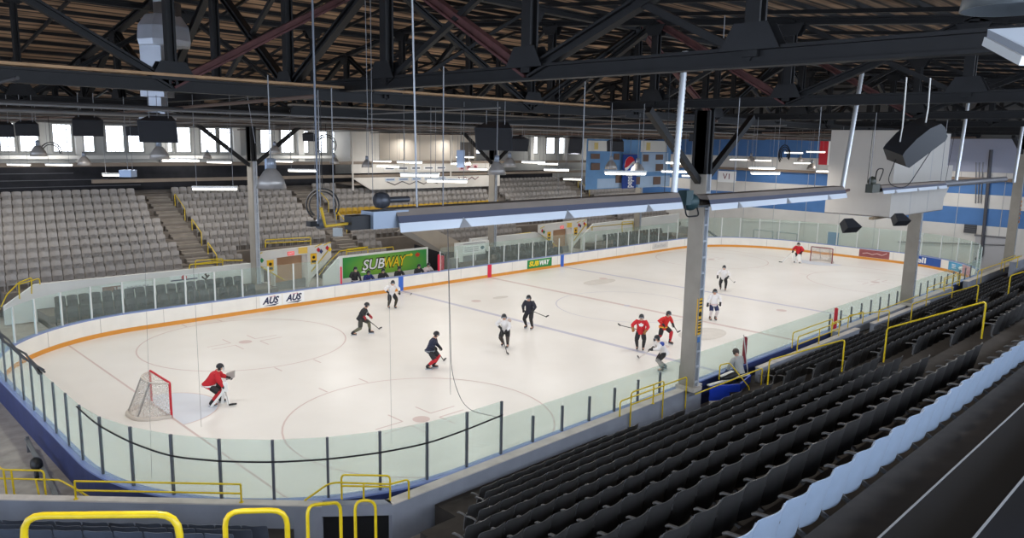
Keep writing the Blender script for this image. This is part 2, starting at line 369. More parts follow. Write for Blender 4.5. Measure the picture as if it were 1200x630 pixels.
# ---------- glass round the rink
POST = mat('post_dark_grey', (92, 94, 100), .5, .3); POSTW = mat('post_pale', (206, 208, 206), .5)
def resample(path, step):
    pts = [np.array(p) for p in path]; L = [0]
    for i in range(1, len(pts)): L.append(L[-1]+np.linalg.norm(pts[i]-pts[i-1]))
    n = max(1, round(L[-1]/step)); out = []
    for s in np.linspace(0, L[-1], n+1):
        i = min(max(np.searchsorted(L, s)-1, 0), len(pts)-2); t = (s-L[i])/(L[i+1]-L[i]+1e-9); out.append(pts[i]*(1-t)+pts[i+1]*t)
    return out
GO = .13
def glass_run(name, label, path, step, ztop, zpost, pm, pw, skip=(), gm=None):
    t = thing(name, label, 'rink glass', (*path[0], BH)); P = resample(path, step)
    for i in range(len(P)-1):
        zt = ztop(i) if callable(ztop) else ztop; p, q = P[i], P[i+1]; d = (q-p)/np.linalg.norm(q-p); n = np.array((-d[1], d[0]))*.007
        p2, q2 = p+d*.012, q-d*.012
        m = MB(); m.prism([(*p2-n, BH), (*q2-n, BH), (*q2-n, zt), (*p2-n, zt)], (*(2*n), 0)); m.build('glass_pane', gm or GLASS, t)
    for i, p in enumerate(P):
        if i in skip: continue
        zp = zpost(i) if callable(zpost) else zpost; m = MB(); d = P[min(i+1, len(P)-1)]-P[max(i-1, 0)]; d = d/np.linalg.norm(d)
        m.bar((*p, BH), (*p, zp), pw, pw, up=(*d, 0)); m.build('glass_post', pm, t)
    return P
pg = rink_path(GO, 16)
corner_nl = pg[0:17]          # left end to near side
# left end straight + near left corner + first stretch of near side
path = [(XN-GO, 5.0)]+corner_nl+[(4.72, -HW-GO)]
PGL = glass_run('tall_end_glass', 'tall clear glass with dark posts curving round the near left corner', path, 1.24, 2.45, 2.45, POST, .06)
glass_run('corner_glass', 'clear glass on pale posts round the far left corner of the rink', [(14.7, HW+GO)]+pg[-17:]+[(XN-GO, 5.0)], 1.55, 2.45, 2.45, POSTW, .07, gm=GLASSF)
glass_run('side_glass', 'low clear glass with short dark posts along the near side boards', [(4.72, -HW-GO), (50.2, -HW-GO)], 1.25, lambda i: 1.98, lambda i: 1.72, POST, .065, skip=set(range(0, 1)) | set(range(8, 17)))
glass_run('side_glass', 'clear glass on pale posts along far boards right of the team bench', [(22.3, HW+GO), (50.2, HW+GO)], 1.45, 2.45, 2.2, POSTW, .06, gm=GLASSF)
glass_run('end_glass', 'clear glass on pale posts round the far end behind the distant goal', [(50.2, -HW-GO)]+pg[17:51], 1.8, 2.75, 2.75, POSTW, .07, gm=glass_mat('end_acrylic', .06))
def spost(x, y, m, label, z1=1.75):
    q = MB(); q.bar((x, y, BH), (x, y, z1), .13, .1); q.lathe([(0, .02), (.05, .02), (.05, 0)], (x, y, z1), 8)
    tag(q.build('line_post', m), label, 'post')
spost(XC+.0, -HW-GO-.08, RED, 'red post on the near boards at the centre line', 1.95)
spost(18.0, -HW-GO-.08, mat('maroon', (130, 40, 50), .5), 'maroon post on the near boards by the blue gate', 2.0)
spost(14.75, HW+GO, m_rmark, 'red post at left end of the far team bench', 1.95)
spost(22.2, HW+GO, m_rmark, 'red post at right end of the far team bench', 2.0)

# ---------- building shell
FW, EW = 28.2, 61.2           # far side wall, right end wall
def roof_z(y): return 15.2-.165*(y-2.5) if y > 2.5 else 15.2-.085*(2.5-y)
wb = MB(); wb.box((-34, FW, -.4), (EW+.3, FW+.3, 11.2)); wb.build('wall_far', mat('wall_pale_grey', (176, 176, 172), .8, 0, .06, .8), kind='structure')
wb = MB()
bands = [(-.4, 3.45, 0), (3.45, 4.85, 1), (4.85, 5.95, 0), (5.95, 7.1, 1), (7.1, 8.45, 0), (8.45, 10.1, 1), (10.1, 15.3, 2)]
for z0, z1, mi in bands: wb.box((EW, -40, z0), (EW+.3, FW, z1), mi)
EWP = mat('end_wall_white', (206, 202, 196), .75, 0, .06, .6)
wb.build('wall_end', [EWP, BLUE, mat('upper_wall_grey', (92, 92, 92), .8)], kind='structure', label='end wall painted in white and blue bands')  # topmost band is plain dark grey
# wall panel joints, ledges and fittings of the end wall
q = MB()
for y in np.arange(-30, 20, 3.2): q.box((EW-.02, y-.02, 0), (EW, y+.02, 10))
q.build('trim_1', mat('joint_grey', (170, 170, 170), .8), kind='structure')
q = MB(); q.box((EW-.3, -12, 7.05), (EW-.01, FW-.1, 7.3)); q.build('trim_2', mat('brown_beam', (128, 112, 98), .8), kind='structure', label='brown ledge beam across the end wall')
q = MB(); q.box((EW-.12, -32, 7.75), (EW-.01, -5.8, 10.4)); q.build('wall_panel', mat('lavender_panel', (150, 154, 172), .7), kind='structure', label='grey lavender cladding high on end wall')
# door, vent, boxes
q = MB(); c = onx(977, 272, EW-.05); q.box((EW-.06, c[1]-.5, -.05), (EW-.01, c[1]+.5, 1.75)); dd = q.build('door_1', mat('door_blue', (92, 132, 170), .6), kind='structure')
q = MB(); q.box((EW-.08, c[1]-.62, -.05), (EW-.01, c[1]-.52, 1.85)); q.box((EW-.08, c[1]+.52, -.05), (EW-.01, c[1]+.62, 1.85)); q.box((EW-.08, c[1]-.62, 1.75), (EW-.01, c[1]+.62, 1.85)); q.build('door_frame', WPAINT, dd)
c = onx(1137, 268, EW-.05); q = MB(); q.box((EW-.1, c[1]-.45, c[2]-.35), (EW-.01, c[1]+.45, c[2]+.35)); v = q.build('wall_vent', mat('vent_dark', (62, 62, 66), .6)); tag(v, 'small dark square vent in the white band of end wall', 'vent')
q = MB()
for zz in (-.28, -.14, 0, .14, .28): q.box((EW-.13, c[1]-.43, c[2]+zz-.02), (EW-.1, c[1]+.43, c[2]+zz+.02))
q.build('vent_slats', mat('vent_slat', (96, 96, 98), .6), v)
c = onx(1162, 300, EW-.05); q = MB(); q.box((EW-.06, c[1]-1.2, -.05), (EW-.01, c[1]+1.3, c[2]+1.5)); dd = q.build('door_2', mat('door_grey', (176, 174, 176), .6), kind='structure')
q = MB(); q.box((EW-.1, c[1]-1.42, -.05), (EW-.01, c[1]-1.2, c[2]+1.6)); q.box((EW-.1, c[1]-1.42, c[2]+1.5), (EW-.01, c[1]+1.4, c[2]+1.65)); q.build('door_frame', mat('door_frame_dark', (112, 110, 112), .6), dd)
def pipe(name, label, pts, r, m, cat='pipe', group=None, rad=.15):
    q = MB(); q.tube(rounded(pts, rad), r, 8); return tag(q.build(name, m), label, cat, group)
GPIPE = mat('pipe_grey', (120, 120, 122), .5, .3)
p0 = onx(1158, 205, EW-.15); p1 = onx(1150, 300, EW-.15)
pipe('wall_pipe', 'dark vertical drain pipe on end wall right of the vent', [p0+(0, 0, 2), p1, p1+(0, .4, -.3)], .13, mat('pipe_dark', (70, 70, 76), .5))
p0 = onx(1052, 283, EW-.1); p1 = onx(1180, 287, EW-.1)
pipe('wall_pipe', 'thin horizontal pipe low along end wall right of the grey column', [p0, p1], .05, GPIPE)
for k, u in enumerate((1144, 1148, 1152)):
    p0 = onx(u, 190, EW-.12); p1 = onx(u-1-k, 238, EW-.12)
    pipe('wall_conduit', ('left', 'middle', 'right')[k]+'most of three thin conduits on the blue band of end wall', [p0, p1], .035, GPIPE, 'conduit')
p0 = onx(866, 258, EW-.1); p1 = onx(965, 262, EW-.1)
pipe('wall_pipe', 'thin white pipe along end wall behind the distant goalie', [p0, p1], .04, WPAINT)

# roof deck and purlins
PL = plank_mat(); b = MB()
for y0, y1 in ((-31, 2.5), (2.5, FW+.3)):
    z0, z1 = roof_z(y0), roof_z(y1); b.add([(-34,y0,z0),(EW+.3,y0,z0),(EW+.3,y1,z1),(-34,y1,z1),(-34,y0,z0+.1),(EW+.3,y0,z0+.1),(EW+.3,y1,z1+.1),(-34,y1,z1+.1)], [(0,3,2,1),(4,5,6,7),(0,1,5,4),(1,2,6,5),(2,3,7,6),(3,0,4,7)])
b.build('ceiling', PL, kind='structure', label='brown plank roof deck above the trusses')
for y in np.arange(-30, FW, 1.6):
    q = MB(); q.bar((-34, y, roof_z(y)-.07), (EW, y, roof_z(y)-.07), .1, .14); q.build('roof_purlin', STEEL, kind='structure')
for x in np.arange(-31, EW, 2.8):
    q = MB()
    for y0, y1 in ((-30.5, 2.5), (2.5, FW)): q.bar((x, y0, roof_z(y0)-.2), (x, y1, roof_z(y1)-.2), .1, .12)
    q.build('roof_rafter', STEEL, kind='structure')

# trusses
def node_web(t, pts_b, pts_t, w, rust=(), xbr=(), ud=(1,0,0)):
    for i in range(len(pts_b)):
        q = MB(); q.ibar(pts_b[i], pts_t[i], w, w*1.0, .05); q.build('web_post', STEEL, t)
    for i in range(len(pts_b)-1):
        a, c = (pts_b[i], pts_t[i+1]) if i % 2 else (pts_t[i], pts_b[i+1])
        q = MB(); q.ibar(a, c, w*.9, w*.9, .05); q.build('web_diagonal', RUST if i in rust else STEEL, t)
        if i in xbr:
            a, c = (pts_t[i], pts_b[i+1]) if i % 2 else (pts_b[i], pts_t[i+1])
            q = MB(); q.bar(a, c, w*.5, w*.5); q.build('web_diagonal', STEEL, t)
def gussets(t, pts, n, size, up):
    n = np.array(n, float)
    for p in pts:
        p = np.array(p); d = np.cross(n, (0, 0, 1.)); h = np.array((0, 0, up))
        for sgn in (-1, 1):
            q = MB(); o = n*.15*sgn
            q.prism([p+o-d*size, p+o+d*size, p+o+d*size*.55+h*size*.8, p+o-d*size*.55+h*size*.8], n*.02); q.build('gusset_plate', mat('gusset_steel', (27, 27, 29), .6, .1, .2, 2), t)
def truss(name, label, p, q, nseg, zb, w, rust=(), xbr=(), group=None, chord_m=None):
    p, q = np.array(p, float), np.array(q, float); t = thing(name, label, 'truss', (*p, zb), 0, group)
    pb = [np.array((*(p+(q-p)*k/nseg), zb)) for k in range(nseg+1)]
    pt = [np.array((a[0], a[1], max(roof_z(a[1])-.55, zb+.8))) for a in pb]
    m = MB(); m.ibar(pb[0], pb[-1], .26, .3, .05); m.build('bottom_chord', STEEL, t)
    m = MB()
    for k in range(nseg): m.ibar(pt[k], pt[k+1], .24, .22, .05)
    m.build('top_chord', STEEL, t); node_web(t, pb, pt, w, rust, xbr)
    d = (q-p)/np.linalg.norm(q-p); gussets(t, [x+np.array((0, 0, .1)) for x in pb[1:-1]], (-d[1], d[0], 0), .5, 1); gussets(t, [x-np.array((0, 0, .1)) for x in pt[1:-1]], (-d[1], d[0], 0), .42, -1)
    return t
TX = [-9.0, 2.0, 13.1, 24.2, 35.3, 46.4, 57.5]
tl = ['behind the left windows, nearest of all to the left frame edge', 'passing closest overhead, reaching the top right corner', 'meeting the tall yellow-signed column', 'second beyond the yellow-signed column', 'meeting the column beside the hanging beige booth', 'second from the striped end wall', 'right in front of the striped end wall']
for k, x in enumerate(TX):
    truss('roof_truss', 'black steel cross truss '+tl[k], (x, -30), (x, FW-.4), 12, 10.8, .24, rust=(3,) if k in (1, 2, 3) else (), xbr=(2, 3, 5, 8), group='cross trusses')
for y, zb, lb in ((-8.7, 10.55, 'nearest, carrying the tan plank'), (5., 10.6, 'over the middle of the ice'), (17.3, 10.4, 'along the far columns')):
    truss('lengthwise_truss', 'black steel lengthwise truss '+lb, (-31, y), (EW-.5, y), 16, zb, .2, rust=(5, 8) if y < 0 else (), xbr=(4, 6, 9), group='lengthwise trusses')
# low girder with a plank on its top, upper left
q = MB(); q.box((-20, -8.87, 10.725), (14, -8.5, 10.785)); tag(q.build('girder_plank', mat('tan_plank', (176, 140, 104), .8, 0, .15, 3)), 'long tan plank lying on the nearest lengthwise steel girder', 'plank')
t = thing('plank_girder', 'dark steel girder with grey plank on top, below the centre truss', 'girder', (4, -6.0, 10.1))
q = MB(); q.ibar((2, -6.0, 10.2), (30, -6.0, 10.2), .26, .3); q.build('beam', STEEL, t)
q = MB(); q.box((2, -6.2, 10.35), (30, -5.8, 10.4)); q.build('plank', mat('grey_plank', (120, 108, 94), .8, 0, .15, 3), t)

# ---------- near stand: concrete rows
NY0, NDY, NZ0, NDZ = -14.13, .93, .62, .463      # back line and floor of near row 0
def near_x0(i): return 1.55-.95*i
for i in range(12):
    yb, zf = NY0-NDY*i, NZ0+NDZ*i
    q = MB(); x0 = near_x0(i)-.3 if i else 1.9
    if i == 0: segs = [(x0, 8.6), (15.2, 60)]
    elif i == 1: segs = [(x0, 9.5), (14.6, 60)]
    else: segs = [(x0, 60)]
    for a, c in segs: q.box((a, yb-.1, -.05), (c, yb+NDY-.1 if i else -12.75, zf))
    q.build('stand_step', CONCD, kind='structure')
# black platform steps next to the camera
e1, e2 = onz(1105, 560, 6.15)[1], onz(1170, 595, 6.6)[1]
for k, (y0, y1, z) in enumerate(((e1-.1, -23.62, 5.68), (e2-.1, e1, 6.15), (-25.9, e2, 6.6), (-29.5, -25.9, 7.0))):
    q = MB(); q.box((-14, y0, 0), (60, y1, z)); o = q.build('platform_step', mat('black_platform', (14, 16, 22), .5, .0, .35, 1.2, .1), kind='structure', label='black painted step beside the camera')
    if k in (1, 2): q = MB(); q.box((-14, y1-.012, z-.03), (60, y1+.006, z+.006)); q.build('step_nosing', mat('nosing_grey', (150, 150, 152), .5), o)
# near parapet wall in pieces
PAR = mat('parapet_grey', (138, 142, 152), .8, 0, .1, 1.5, .1); PARL = mat('parapet_ledge', (196, 188, 180), .8, 0, .12, 2)
def wall_piece(name, a, c, z0, z1, wdt, label):
    a, c = np.array(a, float), np.array(c, float); d = (c-a)/np.linalg.norm(c-a); n = np.array((-d[1], d[0]))
    q = MB(); q.prism([(*a, z0), (*c, z0), (*(c+n*wdt), z0), (*(a+n*wdt), z0)], (0, 0, z1-z0-.03)); o = q.build(name, PAR, kind='structure', label=label)
    q = MB(); q.prism([(*(a-n*.02), z1-.03), (*(c-n*.02), z1-.03), (*(c+n*(wdt+.02)), z1-.03), (*(a+n*(wdt+.02)), z1-.03)], (0, 0, .03)); q.build('ledge', PARL, o)
    return o
wall_piece('wall_near', (.7, -12.64), (14.3, -12.58), -.05, 1.0, .28, 'grey parapet along the near boards')
wall_piece('wall_corner', (-9.5, -2.7), (-.55, -11.6), -.05, 1.0, .22, 'grey parapet across the near left corner')
o = MB(); o.prism([(-.55, -11.6, .72), (.7, -12.64, .72), (.7+.1, -12.4, .72), (-.4, -11.4, .72)], (0, 0, .28)); o.build('wall_lintel', PAR, kind='structure')
o = MB(); o.prism([(-.55, -11.45, -.05), (.75, -12.55, -.05), (.8, -12.45, -.05), (-.5, -11.35, -.05)], (0, 0, .77)); o.build('wall_shade_panel', mat('opening_shade_black', (14, 14, 16), .9), kind='structure', label='black panel painted as the shade under the corner lintel')  # solid black panel; paints the shade inside the opening
wall_piece('wall_bench', (17.1, -13.38), (26.6, -13.38), -.05, 1.2, .2, 'grey parapet behind the near bench')
wall_piece('wall_bench', (28.2, -13.45), (36.3, -13.45), -.05, 1.2, .2, 'pale parapet left of the second column')
wall_piece('wall_near', (26.0, -12.62), (43.6, -12.62), -.05, 1.0, .3, 'grey ledge under the second column')
wall_piece('wall_near', (45.6, -12.9), (58.5, -12.9), -.05, 1.15, .3, 'grey parapet at the far right')
wall_piece('wall_near', (49., -14.6), (58.5, -14.6), .5, 2.3, .3, 'grey parapet beside the third column')

# ---------- corner section, rows across the corner at 45 degrees
CD = np.array((.7071, -.7071)); CN = np.array((-.7071, -.7071)); CO = np.array((-6.1, -6.1))
for k in range(5):
    a = CO+CN*(1.5+.93*k+.1-.93+(-.75 if k == 0 else 0)); c = CO+CN*(1.5+.93*k+.15)
    s0, s1 = -5.5, 7.15
    q = MB(); q.prism([(*(a+CD*s0), -.05), (*(a+CD*s1), -.05), (*(c+CD*s1), -.05), (*(c+CD*s0), -.05)][::-1], (0, 0, .4+.42*k+.05)); q.build('stand_step', CONCD, kind='structure')

# ---------- far stand
FY0, FDY, FZ0, FDZ = 18.65, .774, .85, .426      # back line and floor of far row 0
FCON = mat('far_concrete', (116, 108, 100), .9, 0, .12, 1.5)
for i in range(12):
    yb, zf = FY0+FDY*i, FZ0+FDZ*i
    if i == 0: segs = [(.4, 12.3), (17.6, 23.), (29.3, 37.5), (43.3, 60.8)]
    elif i <= 2: segs = [(-.9*i, 12.3), (17.6, 23.), (27.8, 37.5), (43.3, 61)]
    else: segs = [(-.9*i-.5, 61)]
    q = MB()
    for a, c in segs: q.box((a, yb-FDY+.12 if i else 17.6, -.05), (c, yb+.12, zf))
    q.build('stand_step', FCON, kind='structure')
q = MB(); q.box((-14, FY0+FDY*11.2, 5.5), (61, FW, 5.75)); q.build('stand_step', FCON, kind='structure')
# stair flights between the far seat blocks
def stairs(name, label, x0, x1, i0=0, i1=11):
    q = MB()
    for i in range(i0, i1):
        yb, zf = FY0+FDY*i, FZ0+FDZ*i
        q.box((x0, yb-.62, zf-.02), (x1, yb+.12, zf+.14)); q.box((x0, yb-.24, zf+.12), (x1, yb+.12, zf+.29))
    return tag(q.build(name, mat('stair_concrete', (132, 124, 114), .9, 0, .12, 2)), label, 'stairs')
stairs('concrete_stairs', 'concrete stairs between the two left blocks of pale grey seats', 8.85, 10.25)
stairs('concrete_stairs', 'concrete stairs left of the yellow seat row', 19.5, 20.9, 0)
stairs('concrete_stairs', 'concrete stairs right of the centre seat block, across the rink', 50.0, 51.4, 2)
# white parapet of the far stand
FP = mat('far_parapet', (222, 222, 216), .6, 0, .04, .8)
def fpar(pts, label): q = MB(); q.prism([(x, 17.35, z) for x, z in pts], (0, .2, 0)); return q.build('wall_parapet', FP, kind='structure', label=label)
fpar([(-1.2, -.05), (12.5, -.05), (12.5, 1.8), (.2, 1.85), (-1.2, .9)], 'white parapet with sponsor signs under the left seats')
fpar([(29.6, -.05), (37.6, -.05), (39.2, 1.0), (37.0, 1.95), (29.6, 1.95)], 'white parapet right of the player bench')
fpar([(43.0, -.05), (58.5, -.05), (58.5, 2.4), (44.6, 2.2), (43.0, 1.2)], 'white parapet of the far right seats')
# lower floor in front of the parapet
for k, (yy, zf) in enumerate(((13.2, .0), (14.0, .2), (15.15, .55))):
    for a, c in ((.2, 12.3), (26.6, 37.5), (43.4, 57)):
        q = MB(); q.box((a, yy, -.05), (c, 17.35, zf+.02)); q.build('stand_step', FCON, kind='structure')
# windows high in the far wall
WPX = [(0, 17), (23, 45), (62, 84), (90, 110), (124, 145), (150, 168), (184, 201), (206, 223), (235, 253), (257, 270), (290, 300), (305, 318), (329, 344), (347, 361), (373, 383), (388, 400), (557, 565), (575, 585), (621, 630), (640, 650), (655, 664), (668, 682)]
WINP = mat('window_pane_bright', (240, 244, 248), .3, emit=(236, 244, 255), es=4.2); MUNT = mat('muntin_grey', (120, 124, 128), .6); WFR = mat('window_frame_grey', (150, 150, 146), .7)
for k, (u0, u1) in enumerate(WPX):
    x0, x1 = ony(u0+.5, 165, FW-.05)[0], ony(u1-.5, 165, FW-.05)[0]; z0, z1 = 8.3, 9.95
    q = MB()
    q.box((x0-.1, FW-.1, z0-.12), (x1+.1, FW-.01, z0)); q.box((x0-.1, FW-.1, z1), (x1+.1, FW-.01, z1+.12)); q.box((x0-.12, FW-.1, z0), (x0, FW-.01, z1)); q.box((x1, FW-.1, z0), (x1+.12, FW-.01, z1))
    w = q.build('window_%d' % (k+1), WFR, kind='structure')
    q = MB(); q.box((x0, FW-.04, z0), (x1, FW-.02, z1)); q.build('pane', WINP, w)
    q = MB(); n = 4
    for j in range(1, n): xx = x0+(x1-x0)*j/n; q.box((xx-.014, FW-.06, z0), (xx+.014, FW-.041, z1))
    for j in range(1, 6): zz = z0+(z1-z0)*j/6; q.box((x0, FW-.062, zz-.014), (x1, FW-.041, zz+.014))
    q.build('muntins', MUNT, w)
for x in np.arange(-10, 60, 5.2):
    q = MB(); q.box((x-.25, FW-.3, 7.6), (x+.25, FW-.01, 10.2)); q.build('wall_pier', WPAINT, kind='structure')
# dark band and two long ledges under the windows
q = MB(); q.box((-16, 27.6, 5.75), (24, 27.75, 7.55)); q.build('wall_curtain', mat('black_curtain', (38, 38, 42), .9, 0, .3, 1.5), kind='structure', label='black boarded band above the top far seats')
q = MB(); q.box((24, 27.6, 5.75), (50, 27.75, 6.6)); q.build('wall_curtain', MATS['black_curtain'], kind='structure')
LED = mat('ledge_taupe', (142, 128, 114), .8, 0, .08, 1)
for k, (z, y, x0, x1) in enumerate(((7.55, 25.2, -14, 58), (6.5, 25.6, 5.5, 58), (7.95, 27.3, -14, 24))):
    q = MB(); q.box((x0, y-.15, z-.11), (x1, y+.15, z+.11)); q.build('trim_%d' % (k+3), LED if k < 2 else WPAINT, kind='structure')
for k in range(3):
    q = MB(); z = 6.1+.42*k; q.box((-14, 27.55, z-.02), (9-2*k, 27.6, z+.02)); q.build('trim_%d' % (k+6), mat('rail_grey', (96, 96, 100), .6), kind='structure')
# ================================================================== SEATS
def seat_parts(w=.545, nx=8, nz=5, low=False):
    """meshes of a tip-up stadium seat facing +Y, floor at z = 0, back edge at y = 0"""
    def shell(zs, ys, wid, curl, th, tipz=0.):
        b = MB(); F_, B_ = [], []
        for k, (z, y) in enumerate(zip(zs, ys)):
            rf, rb = [], []
            for j in range(nx+1):
                t = 2*j/nx-1; c = curl*abs(t)**2.0
                ww = wid/2*(1-.05*(k == len(zs)-1))
                zz = z+(tipz*(abs(t)**6) if k == len(zs)-1 else 0)
                rf.append((ww*t, y+c+th, zz)); rb.append((ww*t, y+c, zz))
            F_.append(rf); B_.append(rb)
        b.grid([r[::-1] for r in F_]); b.grid(B_)
        n, m = len(zs), nx+1
        rim = [(F_[0][j], B_[0][j]) for j in range(m)]+[(F_[k][-1], B_[k][-1]) for k in range(1, n)]+[(F_[-1][j], B_[-1][j]) for j in range(m-2, -1, -1)]+[(F_[k][0], B_[k][0]) for k in range(n-2, 0, -1)]
        L = len(rim); V = [p for pr in rim for p in pr]
        b.add(V, [(2*i, 2*i+1, 2*((i+1) % L)+1, 2*((i+1) % L)) for i in range(L)]); return b
    back = shell([.30, .42, .54, .66, .77, .85], [.085, .06, .035, .01, -.012, -.035], w, .066, .014, -.022)
    pan = shell([.36, .45, .53, .60], [.16, .14, .14, .15], w*.84, .03, .025)
    return back, pan
def arm_part(x):
    b = MB(); b.tube([(x, .085, .60), (x, .2, .612), (x, .33, .60), (x, .37, .575)], [.018, .021, .021, .016], 8)
    b.bar((x, .12, .60), (x, .16, .30), .03, .045); b.bar((x, .16, .30), (x, .04, .24), .03, .05); b.bar((x, .05, .27), (x, .05, .0), .03, .05); return b
SBACK, SPAN = seat_parts()
M_NEAR = mat('charcoal_seat_plastic', (66, 65, 65), .42, 0, .08, 4); M_PALE = mat('window_lit_seat_plastic', (158, 174, 196), .4, 0, .05, 4)  # top row seats: window light from behind painted into their pale colour
M_CORN = mat('slate_seat_plastic', (80, 86, 98), .42, 0, .08, 4); M_ARM = mat('arm_grey', (88, 86, 84), .45); M_FAR = mat('grey_seat_plastic', (150, 144, 138), .5, 0, .1, 3)
M_YSEAT = mat('mustard_seat_plastic', (176, 140, 40), .5, 0, .08, 3); M_LOW = mat('low_seat_plastic', (74, 76, 76), .5, 0, .1, 3)
def seat_proto(name, label, m, group):
    t = thing(name, label, 'seat', (0, 0, 0), 0, group)
    SBACK.build('backrest', m, t); SPAN.build('seat_pan', m, t); arm_part(-.2825).build('armrest', M_ARM, t); return t
SP = .565
USED = {}
def put_seat(proto, loc, rz, label, group):
    if not USED.get(proto.name):
        USED[proto.name] = 1; proto.location = loc; proto.rotation_euler = (0, 0, rz); proto['label'] = label; proto['group'] = group; return proto
    return dup(proto, loc, rz, label, group)
# near stand: three blocks cut by two aisles, ten dark rows and the pale row on top
def near_blocks(i):
    a1l = 10.9 if i <= 6 else (9.6 if i == 7 else 8.3)
    if i == 0: A = (near_x0(0)+.5, 8.4); B = (16.2, 25.6)
    elif i == 1: A = (near_x0(1)+.4, 9.4); B = (15.0, 25.6)
    elif i == 10: return [(-4.6, 52)]
    else: A = (near_x0(i)+.3+.05*i, a1l); B = (13.8, 25.6)
    return [A, B, (28.1, 44.5 if i < 2 else 57)]
near = []
for i in range(11):
    for bi, (a, c) in enumerate(near_blocks(i)):
        n = int((c-a)/SP)
        for j in range(n): near.append((i, bi, j, n, c-(n-j-.5)*SP if bi == 0 and i < 10 else a+(j+.5)*SP, NY0-NDY*i, NZ0+NDZ*i))
def vis(x, y, z):
    d = AX@(np.array((x, y, z+.7))-CAM); 
    if d[2] < .5: return None
    u, v = 600+F*d[0]/d[2], 315-F*d[1]/d[2]; return (d[2], u, v) if -40 < u < 1240 and -40 < v < 680 else None
dark = [(vis(s[4], s[5], s[6]), s) for s in near if s[0] < 10]; dark = sorted([q for q in dark if q[0]], key=lambda q: q[0][0])
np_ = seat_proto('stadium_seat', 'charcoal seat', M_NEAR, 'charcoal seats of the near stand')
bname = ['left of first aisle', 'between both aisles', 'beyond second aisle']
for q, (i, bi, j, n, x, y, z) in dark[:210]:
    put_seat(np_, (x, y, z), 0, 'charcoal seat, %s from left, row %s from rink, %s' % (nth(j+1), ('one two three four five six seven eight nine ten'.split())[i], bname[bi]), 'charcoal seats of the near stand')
def seat_stuff(name, items, m, label, group=None, arms=True, rz=0):
    """many seats as one mesh"""
    t = MB(); B2, P2 = seat_parts(nx=4); t.add(B2.v, B2.f, 0, True); t.add(P2.v, P2.f, 0, True)
    if arms: A2 = arm_part(-.2825); t.add(A2.v, A2.f, 1, False)
    V = np.array(t.v); c, s = math.cos(rz), math.sin(rz); V = V@np.array(((c, s, 0), (-s, c, 0), (0, 0, 1.)))
    allv = np.concatenate([V+np.array(p) for p in items]); k = len(V)
    me = bpy.data.meshes.new(name); me.from_pydata([tuple(v) for v in allv], [], [tuple(i+k*o for i in f) for o in range(len(items)) for f in t.f])
    me.materials.append(m); me.materials.append(M_ARM); me.polygons.foreach_set('material_index', t.mi*len(items)); me.polygons.foreach_set('use_smooth', t.sm*len(items)); me.update()
    return obj(name, me, None, label, 'seats', group, 'stuff')
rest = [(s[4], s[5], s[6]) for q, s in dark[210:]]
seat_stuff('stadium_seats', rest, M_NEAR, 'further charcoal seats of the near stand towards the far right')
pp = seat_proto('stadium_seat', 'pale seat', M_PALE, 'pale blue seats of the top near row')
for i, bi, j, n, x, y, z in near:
    if i == 10 and vis(x, y, z): put_seat(pp, (x, y, z), 0, 'seat painted pale as window-lit, %s from left in the pale top row' % nth(j+1), 'pale blue seats of the top near row')
# corner rows
cp = seat_proto('stadium_seat', 'slate seat', M_CORN, 'slate seats of the corner section'); cnt = 0
for k in range(3):
    for j in range(22):
        s = -5.2+.57*j
        if s > 6.9: continue
        p = CO+CN*(1.5+.93*k)+CD*s
        if vis(p[0], p[1], .4+.42*k): put_seat(cp, (p[0], p[1], .45+.42*k), -PI/4, 'slate grey seat, %s from left, %s corner row' % (nth(j+1), ('front', 'second', 'third')[k]), 'slate seats of the corner section')
# far stand
FSP = .53
far, yel = [], []
for i in range(11):
    yb, zf = FY0+FDY*i, FZ0+FDZ*i
    left = [(-.9*i-.3, 8.7)] if i else [(.6, 8.7)]
    if i == 0: bl = left+[(10.5, 12.2), (17.8, 22.6), (29.6, 37.4), (43.4, 49.8), (51.6, 60.4)]
    elif i <= 2: bl = left+[(10.5, 12.2), (21.1, 22.8) if i else (17.8, 22.6), (28.2, 37.4), (43.4, 49.8), (51.6, 60.6)]
    else: bl = left+[(10.5, 19.3), (21.1, 38.4), (39.6, 49.8), (51.6, 60.6-.1*i)]
    for bi, (a, c) in enumerate(bl):
        n = int((c-a)/FSP)
        for j in range(n): (yel if i == 6 and a == 21.1 else far).append((i, bi, j, a+(j+.5)*FSP, yb, zf))
def far_mesh(m):
    t = MB(); B2, P2 = seat_parts(w=.49, nx=4); t.add(B2.v, B2.f, 0, True); t.add(P2.v, P2.f, 0, True)
    for x in (-.12, 0, .12): t.bar((x, .185, .40), (x, .2, .62), .03, .02)
    for x in (-.2, .2): t.bar((x, .1, .42), (x, .1, .0), .03, .05)
    me = t.mesh('seat', m); return me
fm, ym, lm = far_mesh(M_FAR), far_mesh(M_YSEAT), far_mesh(M_LOW)
for me in (fm, ym, lm): me.transform(Matrix.Rotation(PI, 4, 'Z'))
blk = ['left end block', 'block left of the white tunnel front', 'third block', 'fourth block', 'fifth block', 'right end block']
far.sort(key=lambda s: (s[3]-CAM[0])**2+(s[4]-CAM[1])**2)
far = [s for s in far if not (s[0] == 10 and 23.4 < s[3] < 40.4) and vis(s[3], s[4], s[5])]
def bl_name(x): return 'left far block' if x < 9 else 'second far block' if x < 20 else 'centre far block'
for i, bi, j, x, y, z in far[:300]:
    obj('tip_up_seat', fm, None, 'pale grey seat, %s from left, row %s up, %s' % (nth(j+1), 'one two three four five six seven eight nine ten eleven'.split()[i], bl_name(x)), 'seat', 'pale grey seats of the far stand', None, (x, y, z))
mm = MB(); V = np.array([v.co[:] for v in fm.vertices]); fl = [tuple(p.vertices) for p in fm.polygons]
